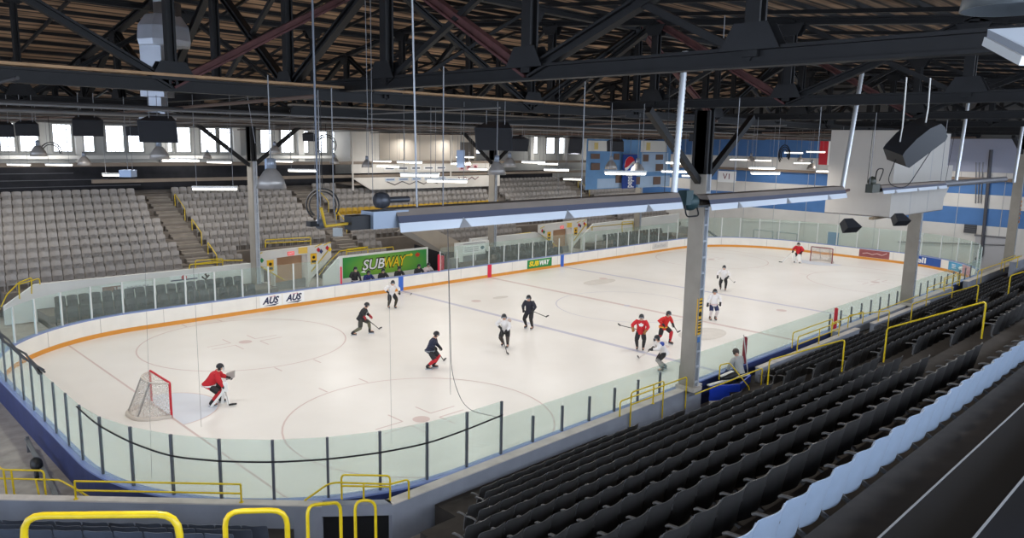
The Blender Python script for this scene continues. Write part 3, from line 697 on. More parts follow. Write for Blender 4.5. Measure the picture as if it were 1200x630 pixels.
r2 = far[300:]; allv = np.concatenate([V+np.array(s[3:6]) for s in r2]); me = bpy.data.meshes.new('tip_up_seats')
me.from_pydata([tuple(v) for v in allv], [], [tuple(a+len(V)*o for a in f) for o in range(len(r2)) for f in fl]); me.materials.append(M_FAR)
obj('tip_up_seats', me, None, 'further rows of pale grey seats towards the far right of far stand', 'seats', None, 'stuff')
for i, bi, j, x, y, z in yel: obj('yellow_seat', ym, None, 'mustard yellow seat, %s from left in the yellow row' % nth(j+1), 'seat', 'yellow seats of the far stand', None, (x, y, z))
k = 0
for yy, zf, r in ((14.6, .22, 'front'), (15.75, .57, 'back')):
    for bi, (a, c) in enumerate(((.3+.3*(r == 'back'), 10.8), (29.6, 37.3), (43.8, 53.5))):
        n = int((c-a)/.54)
        for j in range(n):
            obj('rinkside_seat', lm, None, 'dark seat behind far glass, %s from left, %s row, %s' % (nth(j+1), r, ('left stretch', 'middle stretch', 'right stretch')[bi]), 'seat', 'dark seats behind the far glass', None, (a+(j+.5)*.54, yy, zf))

# ================================================================== RAILINGS
def rail(label, lines, posts=(), r=.024, rad=.1, name='handrail', m=YEL, group=None, cat='handrail'):
    base = np.array(posts[0][1] if posts else lines[0][0]); t = thing(name, label, cat, base, 0, group)
    for L in lines:
        q = MB(); q.tube(rounded(L, rad), r, 8); q.build('rail', m, t)
    for a, c in posts:
        q = MB(); q.tube([a, c], r, 8); q.lathe([(0, .012), (r*2.2, .012), (r*2.2, 0)], c, 10); q.build('post', m, t)
    return t
def stair_z(y): return NZ0+NDZ*max(0, (NY0+NDY-.1-y)/NDY)
def aisle_rail(x, y0, y1, label):
    za, zb = stair_z(y0), stair_z(y1); h = .98
    rail(label, [[(x, y0, za-.02), (x, y0, za+h), (x, y1, zb+h), (x, y1, zb-.02)]], group='aisle handrails')
aisle_rail(13.5, -15.45, -17.75, 'yellow stair rail low in the first aisle, nearest the blue gate')
aisle_rail(13.35, -18.95, -21.3, 'long yellow stair rail high in the first aisle, above the lower one')
aisle_rail(27.2, -12.6, -14.4, 'yellow stair rail at the bottom of the second aisle')
aisle_rail(27.3, -15.3, -17.8, 'yellow stair rail halfway up the second aisle')
aisle_rail(27.3, -18.9, -21.2, 'yellow stair rail high in second aisle at right frame edge')
# foreground rails of the corner steps
def dpts(l): return [atd(u, v, d) for u, v, d in l]
def hoop(label, u0, v0, u1, v1, d0, d1, r=.024, drop=1.05):
    a, c = atd(u0, v0, d0), atd(u1, v1, d1); rail(label, [[a-(0, 0, drop), a, c, c-(0, 0, drop)]], [], r, .14)
hoop('thick yellow guard rail in the near bottom left corner', 26, 604, 209, 602, 4.9, 4.9)
hoop('yellow guard rail second from left along the bottom edge', 263, 599, 336, 597, 6.4, 6.6)
hoop('yellow gate rail left of the two by the corner opening', 360, 592, 399, 588, 9, 9.6, .022)
hoop('narrow yellow gate rail right of the two by the corner opening', 416, 586, 440, 586, 10.6, 10.8, .022)
# rails on the corner parapet
A, B_ = np.array((-4.6, -7.48)), np.array((-1.84, -10.2))
rail('yellow two bar rail standing on the corner parapet', [[(*A, 1.45), (*B_, 1.45)], [(*A, 1.22), (*B_, 1.22)]], [((*A, 1.45), (*A, 1.0)), ((*B_, 1.45), (*B_, 1.0))])
C0, C1 = onz(400, 556, 1.62), onz(457, 557, 1.62)
rail('yellow hooped rail over the corner opening by the glass', [[C0*(1, 1, 0)+(0, 0, 1.0), C0, C1, C1*(1, 1, 0)+(0, 0, 1.0)], [onz(401, 569, 1.38), onz(457, 570, 1.38)],
     [onz(357, 586, 1.0), onz(384, 567, 1.4), onz(394, 565, 1.45), onz(458, 567, 1.42), onz(479, 561, 1.5), onz(479, 561, 1.5)*(1, 1, 0)+(0, 0, 1.0)]], [(onz(426, 566, 1.42), onz(426, 566, 1.42)*(1, 1, 0)+(0, 0, 1.0))])
# stair rail beyond the corner parapet at the left edge
rail('yellow stair rails beyond the corner parapet at left frame edge', [[onz(-12, 538, 1.2), onz(3, 550, 1.2), onz(51, 551, 1.2), onz(54, 582, .55)], [onz(-12, 560, .95), onz(70, 562, .95), onz(86, 571, .9), onz(106, 583, .6)]],
     [(onz(13, 551, 1.2), onz(17, 580, .55)), (onz(42, 562, .95), onz(46, 581, .55)), (onz(4, 551, 1.2), onz(8, 580, .55))])
# first vomitory, near side
R = lambda u, v, y=-12.66: ony(u, v, y)
def flat(p, z): return np.array((p[0], p[1], z))
a, b1, c, d = R(727, 468), R(740, 460), R(778, 449), R(805, 442)
rail('yellow double rail on the near parapet left of the tall column', [[flat(a, 1.0), flat(a, 1.5), flat(d, 1.5), flat(d, .3)], [flat(b1, .35), flat(b1, 1.66), flat(c, 1.66), flat(c, .35)], [flat(b1, 1.25), flat(c, 1.25)]], [(flat(R(766, 455), 1.64), flat(R(766, 455), 1.0))])
a, c = onz(806, 456, 1.0), np.array((16.2, -13.9, 1.5))
rail('yellow rail crossing in front of the blue bench gate', [[flat(a, .9)+(0, -.3, 0), c, flat(c, .3)]], [])
a = np.array((15.2, -12.75, 1.55)); c = np.array((15.9, -13.6, .75))
rail('short bent yellow rail beside the maroon post', [[flat(a, 1.0), a, a+(.5, -.1, 0), c, flat(c, .3)]], [])
# bench rails
def box_rail(label, x0, x1, y, z0, zt, dy=.45):
    rail(label, [[(x0, y, z0), (x0, y, zt), (x1, y, zt), (x1, y, z0)], [(x0, y, (z0+zt)/2), (x1, y, (z0+zt)/2)], [(x0+.5, y+dy, z0), (x0+.5, y+dy, zt), (x1+.3, y+dy, zt), (x1+.3, y+dy, z0)]], [(((x0+x1)/2, y, zt), ((x0+x1)/2, y, z0))])
box_rail('yellow stepped rail left of the red centre post on near side', 20.3, 24.4, -13.3, 1.2, 1.85)
rail('low yellow rail right of the red centre post', [[(25.0, -12.75, 1.0), (25.0, -12.75, 1.6), (28.6, -12.75, 1.6), (28.6, -12.75, 1.0)]])
box_rail('yellow stepped rail on the ledge right of the second column', 41.2, 44.2, -12.75, 1.0, 1.75, .2)
rail('yellow rail on the ledge just right of second column', [[(38.2, -12.7, 1.0), (38.2, -12.7, 1.6), (41., -12.7, 1.6)]])
rail('yellow hoop rail above the pale parapet left of second column', [[(34.4, -13.8, 1.2), (34.4, -13.8, 2.1), (36.6, -14.4, 2.1), (36.6, -14.4, 1.2)], [(28.8, -13.4, 1.2), (28.8, -13.4, 1.75), (34.4, -13.4, 1.75)]])
box_rail('yellow stepped rail beside the third column near right edge', 52.0, 56.0, -13.4, 1.15, 1.9, .3)
rail('yellow stair rail by the far right parapet', [[(46.3, -13.2, .9), (46.3, -13.2, 1.8), (49.2, -14.7, 2.6), (49.2, -14.7, 1.9)], [(47.2, -13.2, .9), (47.2, -13.2, 1.8), (50.2, -14.7, 2.6)]])
# far side rails
def frail(label, pts, posts=(), y=17.45, r=.03):
    rail(label, [[ony(u, v, y) for u, v in L] for L in pts], [(ony(*p, y), ony(*q, y)) for p, q in posts], r, .1)
frail('yellow stair rail at far left end of the white parapet', [[(0, 362), (8, 345), (22, 331), (37, 325), (37, 344)], [(22, 333), (46, 326), (47, 333)], [(23, 350), (22, 332)]], [], 17.0)
frail('yellow rails on the white parapet by the first far stairs', [[(222, 316), (222, 310), (261, 305), (284, 305)], [(229, 316), (229, 305), (261, 303), (261, 312)], [(229, 310), (261, 307)]])
frail('double yellow rail over the white tunnel front', [[(311, 290), (311, 281), (364, 278), (364, 288)], [(311, 285), (364, 282)]], [], 17.5)
frail('yellow stair rail leading up from the tunnel beside the green banner', [[(374, 322), (381, 312), (398, 294), (431, 290), (431, 297)], [(406, 299), (406, 292), (431, 289)], [(406, 295), (461, 289), (461, 295)]], [], 16.6)
frail('yellow rails beside the second tunnel front', [[(600, 280), (600, 275), (622, 272), (622, 277)], [(600, 277), (622, 274)]], [], 17.5)
frail('yellow rail on the white parapet of the far right seats', [[(673, 287), (683, 271), (692, 266), (742, 261)], [(729, 272), (729, 260), (742, 259), (742, 270)], [(694, 270), (694, 265)], [(729, 263), (742, 262)]], [], 17.3)
def fstair(x, i0, i1, label):
    p = lambda i, h: (x, FY0+FDY*i, FZ0+FDZ*i+h)
    rail(label, [[p(i0, .2), p(i0, 1.1), p(i1, 1.1), p(i1, .2)]], [], .025, .1, group='far stair rails')
for x, nm in ((10.35, 'first'), (21.0, 'second'), (51.5, 'third')):
    for i0, i1, w in ((.6, 2.2, 'lowest'), (3.4, 5.2, 'middle'), (6.6, 8.6, 'highest')):
        if x > 50 and i0 < 3: continue
        if x == 21.0 and i0 < 1: continue
        fstair(x, i0, i1, '%s yellow rail of the %s far stairs from the left' % (w, nm))

# ================================================================== COLUMNS
COLM = BEIGE; LACE = mat('lacing_blue_grey', (182, 186, 192), .6, .1, .1, 2)
def column(label, x, y, z0, zt, zb, dx=.17, dy=.31, head=True):
    t = thing('steel_column', label, 'column', (x, y, z0), 0, 'steel columns')
    q = MB(); q.box((x-dx, y-dy, z0), (x-dx+.07, y+dy, zb)); q.build('flange', COLM, t)
    q = MB(); q.box((x+dx-.07, y-dy, z0), (x+dx, y+dy, zb)); q.build('flange', LACE, t)
    q = MB(); q.box((x-dx+.07, y-dy+.1, z0), (x+dx-.07, y+dy-.1, zb)); q.build('web', LACE, t)
    n = int((zb-z0)/.55); q = MB()
    for k in range(n): q.bar((x-dx+.06, y-dy+.02, z0+.3+.55*k), (x+dx-.06, y-dy+.02, z0+.3+.55*k+.0), .03, .06)
    q.build('lacing_bars', LACE, t)
    q = MB(); q.box((x-dx-.1, y-dy-.08, z0-.02), (x+dx+.1, y+dy+.08, z0+.12)); q.build('base_plate', mat('base_pale', (186, 178, 168), .8), t)
    if head:
        q = MB(); q.box((x-dx, y-dy, zb), (x-dx+.09, y+dy, zt)); q.box((x+dx-.09, y-dy, zb), (x+dx, y+dy, zt)); q.box((x-dx, y-dy+.1, zb), (x+dx, y+dy-.1, zt)); q.build('column_head', STEEL, t)
        for s in (-1, 1):
            q = MB(); q.bar((x+s*.15, y, zb-.25), (x+s*3.2, y, zt-.1), .2, .2); q.build('knee_brace', STEEL, t)
    return t
c1 = column('tall beige column in front of the ice with a yellow sign on it', 13.46, -12.56, 1.0, 10.58, 8.5, dy=.29)
c2 = column('beige column under the hanging beige booth', 35.3, -12.56, 1.0, 6.12, 6.12, head=False)
c3 = column('beige column at the right frame edge near striped wall', 57.2, -12.5, 1.15, 10.58, 9.6)
column('beige column beside the left tunnel front across the ice', 11.85, 17.05, .2, 10.2, 8.0)
column('beige column behind the red centre line across the ice', 31.6, 17.05, .2, 10.2, 8.0)
column('beige column under the blue house mural across the ice', 50.8, 17.05, .2, 10.2, 9.9)
YSIGN = mat('sign_yellow', (232, 180, 40), .5); INK = mat('sign_ink', (40, 34, 22), .6)
sg = MB(); x, y = 13.46, -12.48-.34; sg.box((x-.2, y-.02, 3.0), (x+.2, y, 4.28)); s = sg.build('warning_sign', YSIGN, c1)
q = MB()
for k, (z, w) in enumerate(((4.18, .14), (4.06, .12), (3.94, .15), (3.52, .15), (3.42, .13), (3.32, .15), (3.2, .11), (3.1, .13))): q.box((x-w, y-.026, z-.025), (x+w, y-.02, z+.025))
q.lathe([(0, .008), (.09, .008), (.09, 0)], (x, y-.02, 3.73), 14, axis=(0, -1, 0)); q.build('sign_print', INK, s)
q = MB(); q.box((x-.14, y-.02, 2.72), (x+.14, y, 2.94)); q.build('blue_plate', BLUE, c1)
x, y = 35.3, -12.39-.33
q = MB()
for k in range(8): q.box((x+.0, y-.03, 2.35+k*.22), (x+.16, y, 2.35+k*.22+.13))
q.build('hazard_strip', PRYEL, c2); q = MB(); q.box((x, y-.06, 4.2), (x+.16, y, 4.6)); q.build('red_box', RED, c2)
x, y = 57.2, -12.5-.33
q = MB()
for k in range(6): q.box((x, y-.03, 4.2+k*.3), (x+.16, y, 4.2+k*.3+.18))
q.build('hazard_strip', mat('sign_orange', (214, 140, 50), .5), c3)

# ================================================================== NEAR GATE, GREEN BANNER, TUNNELS, BENCHES
t = thing('bench_gate', 'open blue bench gate with white edge below the tall column', 'gate', (15.2, -13.3, .0))
GB = mat('gate_blue', (30, 62, 176), .45)
q = MB(); q.prism([(14.55, -12.75, .35), (15.6, -13.35, .35), (15.6, -13.35, .9), (14.55, -12.75, .9)], (-.05, -.06, 0)); q.build('gate_panel', GB, t)
q = MB(); q.prism([(15.6, -13.35, .35), (16.9, -13.05, .35), (16.9, -13.05, .9), (15.6, -13.35, .9)], (.02, -.06, 0)); q.build('gate_panel', GB, t)
q = MB(); q.bar((14.5, -12.72, .92), (16.9, -13.02, .92), .1, .05); q.build('white_edge', WHITE, t)
q = MB(); q.bar((14.3, -12.95, .35), (15.4, -13.5, .35), .1, .12); q.build('sill', PARL, t)
q = MB(); q.box((8.6, -14.3, -.05), (15.2, -12.76, .03)); q.build('vomitory_floor', mat('brown_floor', (84, 72, 64), .9, 0, .2, 2), kind='structure')
t = thing('players_bench', 'long brown bench behind the near boards by the maroon post', 'bench', (18, -12.9, 0))
q = MB(); q.box((17, -13.15, .42), (25, -12.85, .48)); q.build('seat_board', mat('bench_wood', (150, 118, 84), .7, 0, .15, 3), t)
for xx in (17.4, 21, 24.6): q = MB(); q.box((xx-.05, -13.1, -.05), (xx+.05, -12.9, .42)); q.build('leg', STEEL, t)
# green banner wall across the ice
BX0, BX1, BY = 16.95, 23.9, 15.5
t = thing('banner_wall', 'white wall with big green banner behind the far team bench', 'banner wall', (BX0, BY, 0))
q = MB(); q.prism([(15.6, BY, -.05), (BX1+.05, BY, -.05), (BX1+.05, BY, 1.98), (BX0-.15, BY, 1.98), (15.6, BY, .9)], (0, .15, 0)); q.build('wall_panel', FP, t)
mgr = bpy.data.materials.new('banner_green'); mgr.use_nodes = True; nt = mgr.node_tree; bb = nt.nodes['Principled BSDF']; bb.inputs['Roughness'].default_value = .45
tc = nt.nodes.new('ShaderNodeTexCoord'); mp = nt.nodes.new('ShaderNodeMapping'); mp.inputs['Location'].default_value = (-20.6, 0, -1.1); gr = nt.nodes.new('ShaderNodeTexGradient'); gr.gradient_type = 'SPHERICAL'
mp.vector_type = 'POINT'; mp.inputs['Scale'].default_value = (.28, .0, .9); mp.inputs['Location'].default_value = (-20.4*.28, 0, -.9*1.1)
rp = nt.nodes.new('ShaderNodeValToRGB'); rp.color_ramp.elements[0].color = (*lin((56, 146, 66)), 1); rp.color_ramp.elements[1].color = (*lin((150, 190, 50)), 1)
nt.links.new(tc.outputs['Object'], mp.inputs[0]); nt.links.new(mp.outputs[0], gr.inputs[0]); nt.links.new(gr.outputs[0], rp.inputs[0]); nt.links.new(rp.outputs[0], bb.inputs['Base Color'])
q = MB(); q.box((BX0+.05, BY-.02, .52), (BX1-.1, BY-.002, 1.86)); bn = q.build('banner', mgr, t, label='green banner print')
me = None
for body, xx, wd, mm_ in (('SUB', 19.35, 1.75, PRWHITE), ('WAY', 21.1, 1.8, PRYEL)):
    lettering(body, 1.0, (xx, BY-.026, 1.2), (1, 0, .0), (0, 0, 1), INK, bn, width=wd+.16, shear=.22, bold=.06)
    lettering(body, .95, (xx, BY-.034, 1.2), (1, 0, .0), (0, 0, 1), mm_, bn, width=wd, shear=.22, bold=.012)
q = MB(); q.prism([(18.3, BY-.03, .78), (18.75, BY-.03, .7), (18.6, BY-.03, .88)], (0, -.01, 0)); q.build('arrow', PRWHITE, bn)
q = MB(); q.prism([(22.0, BY-.03, 1.62), (22.4, BY-.03, 1.62), (22.4, BY-.03, 1.72), (22.62, BY-.03, 1.58), (22.4, BY-.03, 1.45), (22.4, BY-.03, 1.53), (22.0, BY-.03, 1.53)], (0, -.01, 0)); q.build('arrow', PRYEL, bn)
LEAF = [(0, -.5), (.03, -.2), (.3, -.26), (.26, -.16), (.5, .08), (.42, .13), (.46, .3), (.3, .27), (.26, .34), (.12, .2), (.17, .44), (.09, .4), (0, .55)]
LEAF = LEAF+[(-x, y) for x, y in LEAF[-2:0:-1]]
def leaf(c, s, ex, m, parent, n=(0, -.01, 0)):
    ex = np.array(ex, float); q = MB(); q.prism([np.array(c)+ex*x*s+np.array((0, 0, y*s)) for x, y in LEAF], n); return q.build('maple_leaf', m, parent)
leaf((23.0, BY-.025, 1.5), .42, (1, 0, 0), mat('leaf_red', (206, 62, 44), .5), bn)
t = thing('players_bench', 'brown players bench behind the far boards under the green banner', 'bench', (19, 13.2, 0))
q = MB(); q.box((15.2, 13.1, .42), (23.6, 13.45, .48)); q.build('seat_board', MATS['bench_wood'], t)
for xx in (15.6, 18, 20.5, 23.2): q = MB(); q.box((xx-.05, 13.15, -.05), (xx+.05, 13.4, .42)); q.build('leg', STEEL, t)
# tunnel fronts
TAN = mat('tan_plywood', (186, 146, 112), .7, 0, .06, 1); PORT = mat('portal_white', (216, 212, 204), .6, 0, .05, 1); DARKT = mat('tunnel_shade', (30, 30, 34), .9)
def portal(ox, label, w=1.0, dz=0.):
    X = lambda x: ox+(x-14.3)*w; t = thing('tunnel_portal', label, 'tunnel', (X(14.3), 17.0, 0)); y = 16.95
    q = MB(); q.prism([(X(11.75), y, 2.0), (X(17.05), y, 2.15), (X(17.05), y, 2.62+dz), (X(11.75), y, 2.5+dz)], (0, .25, 0)); q.build('lintel', PORT, t)
    q = MB(); q.prism([(X(11.75), y, 1.9), (X(13.2), y, .95), (X(13.2), y, 2.03), (X(11.75), y, 2.0)], (0, .25, 0)); q.build('left_cheek', PORT, t)
    q = MB(); q.prism([(X(15.3), y, -.05), (X(15.6), y, .5), (X(17.05), y, 1.75), (X(17.05), y, 2.15), (X(15.3), y, 2.08)], (0, .25, 0)); q.build('right_cheek', PORT, t)
    q = MB(); q.box((X(13.1), 17.7, -.05), (X(15.5), 17.8, 2.05)); q.build('inner_wall', TAN, t, label='tan plywood end of the tunnel')
    q = MB(); q.box((X(13.1), 17.2, -.05), (X(13.2), 17.7, 2.0)); q.build('side_wall', PORT, t)
    q = MB(); q.box((X(15.3), 17.2, -.05), (X(15.4), 17.7, 2.0)); q.build('side_wall', PORT, t)
    q = MB(); q.prism([(X(13.2), y+.3, -.05), (X(15.3), y+.3, -.05), (X(15.3), y+.3, .5), (X(13.2), y+.3, .4)], (0, .1, 0)); q.build('low_gate', mat('low_gate_grey', (132, 130, 126), .6), t)
    for (xa, za, xb, zb) in ((11.95, 1.72, 13.6, .62), (15.55, .95, 16.85, 2.25)):
        q = MB(); q.tube([(X(xa), y-.06, za), (X(xb), y-.06, zb)], .035, 8); q.build('stair_rail', YEL, t)
    for xs, zs in ((12.75, 1.6), (15.75, 1.75)):
        q = MB(); q.box((X(xs)-.22, y-.02, zs-.35), (X(xs)+.22, y-.002, zs+.35)); s = q.build('caution_sign', YSIGN, t)
        q = MB(); q.lathe([(0, .01), (.1, .01), (.1, 0)], (X(xs), y-.02, zs+.1), 12, axis=(0, -1, 0)); q.box((X(xs)-.15, y-.03, zs-.25), (X(xs)+.15, y-.02, zs-.1)); q.build('sign_print', INK, s)
    for xs, zs, cols in ((12.0, 2.05, (RED, GREEN)), (16.1, 2.25, (RED, DBLUE)), (16.75, 2.32, (RED, PRYEL))):
        for k, cm in enumerate(cols):
            q = MB(); c = (X(xs)+.2*k, y-.012, zs-.12*k+.05); q.prism([(c[0]-.14, c[1], c[2]), (c[0], c[1], c[2]-.17), (c[0]+.14, c[1], c[2]), (c[0], c[1], c[2]+.17)], (0, -.012, 0)); q.build('diamond_emblem', cm, t)
        q = MB(); q.tube([(X(xs)-.25, y-.02, zs+.25), (X(xs)+.25, y-.02, zs+.42)], .03, 6); q.build('yellow_stripe', YEL, t)
    q = MB(); q.box((X(15.0)-.32, y-.02, 2.16), (X(15.0)+.32, y-.002, 2.56)); q.build('notice_board', mat('notice_yellow', (236, 196, 92), .5), t)
    q = MB(); q.box((X(14.15)-.22, y-.05, 2.12), (X(14.15)+.22, y-.002, 2.36)); s = q.build('exit_sign', mat('exit_red', (226, 100, 96), .4, emit=(236, 90, 84), es=.5), t)
    lettering('EXIT', .2, (X(14.15), y-.056, 2.24), (1, 0, 0), (0, 0, 1), PRWHITE, s, width=.34)
portal(14.3, 'white tunnel front with tan inside and yellow rails, left of the green banner')
portal(39.9, 'white tunnel front with yellow stair rails, in the right half of far stand', 1.15, .1)
# vomitory beside the bench
t = thing('tunnel_ramp', 'beige slanted tunnel wall with opening painted shade-black right of the green banner', 'tunnel', (26, 17.2, 0))
q = MB(); q.prism([(23.2, 17.5, 3.25), (25.6, 17.5, 3.15), (29.4, 17.5, 1.4), (29.4, 17.5, .95), (26.8, 17.5, 1.15)], (0, .2, 0)); q.build('slanted_wall', mat('beige_wall', (170, 158, 142), .8, 0, .05, 1), t)
q = MB(); q.prism([(22.7, 17.3, 3.0), (23.2, 17.3, 3.25), (26.9, 17.3, 1.15), (26.6, 17.3, .95)], (0, .2, 0)); q.build('slanted_curb', mat('curb_grey', (142, 136, 128), .8), t)
q = MB(); q.prism([(23.95, 16.8, -.05), (26.7, 16.8, -.05), (26.7, 16.8, 1.05), (25.6, 16.8, 1.45), (23.95, 16.8, 2.0)], (0, .3, 0)); q.build('opening_shade', DARKT, t)  # solid near-black block; tunnel shade painted in place of a hole
q = MB(); q.box((25.5, 15.9, -.05), (25.75, 16.1, 1.15)); q.build('red_jamb', m_rmark, t)
q = MB(); q.box((26.2, 15.6, -.05), (26.9, 16.1, .9)); q.build('grey_block', mat('grey_block', (128, 126, 122), .8), t)
t = thing('box_booth', 'white block with two dark openings and sign right of the far bench', 'booth', (27, 15.8, 0))
q = MB(); q.prism([(26.7, 15.7, -.05), (30.0, 15.7, -.05), (30.0, 15.7, 2.0), (26.7, 15.7, 2.0)], (0, .2, 0)); q.build('front_wall', FP, t)
q = MB(); q.box((27.4, 15.66, -.05), (28.6, 15.699, 1.0)); q.build('doorway', mat('doorway_grey', (140, 140, 142), .6), t)
q = MB(); q.box((28.7, 15.66, -.05), (29.9, 15.699, 1.0)); q.build('doorway', mat('doorway_dark', (84, 86, 88), .6), t)
q = MB(); q.box((27.4, 15.66, 1.15), (29.6, 15.699, 1.75)); s = q.build('sponsor_print', PRWHITE, t)
q = MB()
for z in (1.62, 1.5, 1.4, 1.3): q.box((27.5, 15.652, z-.015), (28.9, 15.66, z+.015))
q.box((27.4, 15.652, 1.86), (29.6, 15.66, 1.9)); q.build('print_lines', mat('print_grey', (140, 142, 150), .6), s)
q = MB(); q.ball((29.3, 15.655, 1.5), (.2, .01, .13)); q.build('oval_emblem', mat('print_teal', (96, 124, 130), .6), s)
# sponsor signs on the white parapet
def sign(label, u0, v0, u1, v1, m, y=17.345):
    a, c = ony(u0, v0, y), ony(u1, v1, y); q = MB(); z0, z1 = sorted((a[2], c[2])); q.box((a[0], y-.015, z0), (c[0], y-.001, z1))
    return tag(q.build('sponsor_sign', m), label, 'sign'), a[0], c[0], z0, z1
s, x0, x1, z0, z1 = sign('sponsor sign with brick brown picture and dark writing on white parapet', 119, 345, 178, 329, PRWHITE)
q = MB(); q.box((x0+.05, 17.32, z0+.05), (x0+1.0, 17.329, z1-.05)); q.build('brick_picture', mat('brick_brown', (140, 112, 98), .8, 0, .35, 6), s)
lettering('LIME', .3, (x0+.95, 17.318, (z0+z1)/2), (1, 0, 0), (0, 0, 1), PRWHITE, s, width=.55)
pts = [(x0+1.3+.11*k, 17.325, z1-.22+.05*((-1)**k)) for k in range(11)]; q = MB(); q.tube(pts, .02, 5); q.build('script', NAVY, s)
q = MB(); q.box((x0+1.3, 17.32, z0+.12), (x0+2.0, 17.329, z0+.18)); q.build('print_line', NAVY, s)
s, x0, x1, z0, z1 = sign('sponsor sign with a red round emblem on white parapet', 199, 334, 232, 320, PRWHITE)
q = MB(); q.ball(((x0+x1)/2+.0, 17.325, z1-.15), (.16, .01, .14)); q.build('round_emblem', RED, s)
q = MB(); q.box((x0+.05, 17.32, z0+.2), (x1-.05, 17.329, z0+.27)); q.build('print_line', NAVY, s)
s, x0, x1, z0, z1 = sign('sponsor sign with dark branching emblem on white parapet', 234, 334, 247, 318, PRWHITE)
xc = (x0+x1)/2; q = MB(); q.tube([(xc, 17.325, z0+.1), (xc, 17.325, z0+.4)], .03, 5); q.tube([(xc-.2, 17.325, z0+.5), (xc, 17.325, z0+.3), (xc+.22, 17.325, z0+.55)], .05, 5); q.tube([(xc, 17.325, z0+.65), (xc+.1, 17.325, z0+.45)], .06, 5); q.build('branch_emblem', INK, s)
s, x0, x1, z0, z1 = sign('sponsor sign with blue grey lines right of the white block', 580, 298, 606, 286, mat('print_lilac', (214, 216, 226), .6))
q = MB()
for k in range(4): q.box((x0+.1, 17.32, z1-.12-.13*k), (x1-.1-.2*(k % 2), 17.329, z1-.06-.13*k))
q.build('print_lines', mat('print_steel', (112, 124, 160), .6), s)
# ================================================================== HANGING THINGS
def at_depth(u, v, depth): return atd(u, v, depth)
ROD = mat('rod_grey', (128, 128, 130), .5, .3)
# radiant tube heaters over the near seats
HTOP = mat('heater_top', (122, 112, 104), .6, 0, .1, 2); HSIDE = mat('heater_side', (74, 78, 96), .5, .1); HLIP = mat('heater_lip', (206, 214, 224), .3, .25)
def hood(t, x0, x1, y, z, s=1.):
    q = MB(); q.prism([(x0, y-.24*s, z+.24*s), (x0, y+.24*s, z+.24*s), (x0, y+.17*s, z+.35*s), (x0, y-.17*s, z+.35*s)], (x1-x0, 0, 0)); q.build('hood_top', HTOP, t)
    for sg in (-1, 1):
        q = MB(); q.prism([(x0, y+sg*.24*s, z+.24*s), (x0, y+sg*.29*s, z+.13*s), (x0, y+sg*.27*s, z+.13*s), (x0, y+sg*.22*s, z+.24*s)], (x1-x0, 0, 0)); q.build('hood_side', HSIDE, t)
        q = MB(); q.prism([(x0, y+sg*.29*s, z+.13*s), (x0, y+sg*.34*s, z-.02*s), (x0, y+sg*.32*s, z-.02*s), (x0, y+sg*.27*s, z+.13*s)], (x1-x0, 0, 0)); q.build('reflector_lip', HLIP, t)
    q = MB(); q.tube([(x0-.1, y, z+.14*s), (x1+.1, y, z+.14*s)], .055*s, 10); q.build('burner_tube', mat('tube_dark', (60, 52, 48), .5, .5), t)
    n = max(2, int((x1-x0)/2.2))
    for k in range(n):
        x = x0+(x1-x0)*(k+.5)/n; q = MB(); q.prism([(x-.14, y-.345*s, z-.02*s), (x+.14, y-.345*s, z-.02*s), (x, y-.275*s, z+.15*s)], (0, -.012, 0)); q.build('wire_bracket', ALU, t)
def rod(t, p, ztop, r=.012, m=ROD, nm='hanger_rod'): q = MB(); q.tube([p, (p[0], p[1], ztop)], r, 6); return q.build(nm, m, t)
t = thing('tube_heater', 'long tube heater with shiny reflector hung left of the tall column', 'heater', (2, -16, 7.95))
hood(t, -1.7, 6.6, -16, 7.97)
q = MB(); q.box((-2.15, -16.2, 8.02), (-1.45, -15.85, 8.3)); q.build('control_box', mat('box_blue_grey', (138, 148, 162), .4, .4), t)
q = MB(); q.box((-2.5, -16.12, 8.02), (-2.15, -15.9, 8.24)); q.build('burner', BLACK, t)
q = MB(); q.lathe([(0, -.09), (.12, -.09), (.14, 0), (.12, .09), (0, .09)], (-1.85, -16.0, 8.46), 14, axis=(1, 0, 0)); q.tube([(-1.75, -16, 8.46), (-1.3, -16, 8.46)], .05, 8); q.build('blower', mat('blower_grey', (72, 74, 80), .4, .4), t)
q = MB(); q.tube([(-2.45, -16, 8.12), (-2.9, -16, 8.1), (-3.0, -16.05, 8.4)], .025, 6); q.build('gas_pipe', mat('gas_yellow', (196, 160, 50), .5), t)
for x in (-.55, 3.2): rod(t, (x, -16, 8.3), 10.7)
t = thing('tube_heater', 'shiny tube heater hung just right of the tall column', 'heater', (11, -16, 7.85))
hood(t, 7.9, 16.3, -16, 7.86)
q = MB(); q.ball((7.4, -16, 8.05), (.32, .2, .22)); q.box((7.0, -16.15, 8.0), (7.3, -15.9, 8.35)); q.build('burner', mat('burner_teal', (38, 62, 66), .5, .2), t)
q = MB(); q.tube(rounded([(7.1, -16.05, 8.0), (7.1, -16.1, 7.7), (7.7, -16.1, 7.7), (7.7, -16.0, 7.95)], .2), .02, 6); q.build('cable', CABLE, t)
q = MB(); q.tube([(16.4, -16, 8.0), (17.2, -16, 8.05)], .05, 8); q.build('end_pipe', mat('pipe_red_brown', (96, 70, 66), .5, .3), t)
for x in (9.5, 14.5): rod(t, (x, -16, 8.2), 10.7)
t = thing('tube_heater', 'tube heater hung in front of the beige booth, far right', 'heater', (25, -16, 7.9))
hood(t, 19.7, 27.0, -16, 7.86, .8)
q = MB(); q.box((18.9, -16.15, 7.9), (19.6, -15.9, 8.2)); q.ball((19.2, -16, 8.3), (.2, .14, .18)); q.build('burner', mat('burner_dark', (60, 62, 52), .5), t)
q = MB(); q.tube([(26.8, -16, 8.0), (37.5, -16, 8.0)], .14, 10); q.build('end_pipe', mat('pipe_steel', (132, 132, 136), .4, .5), t)
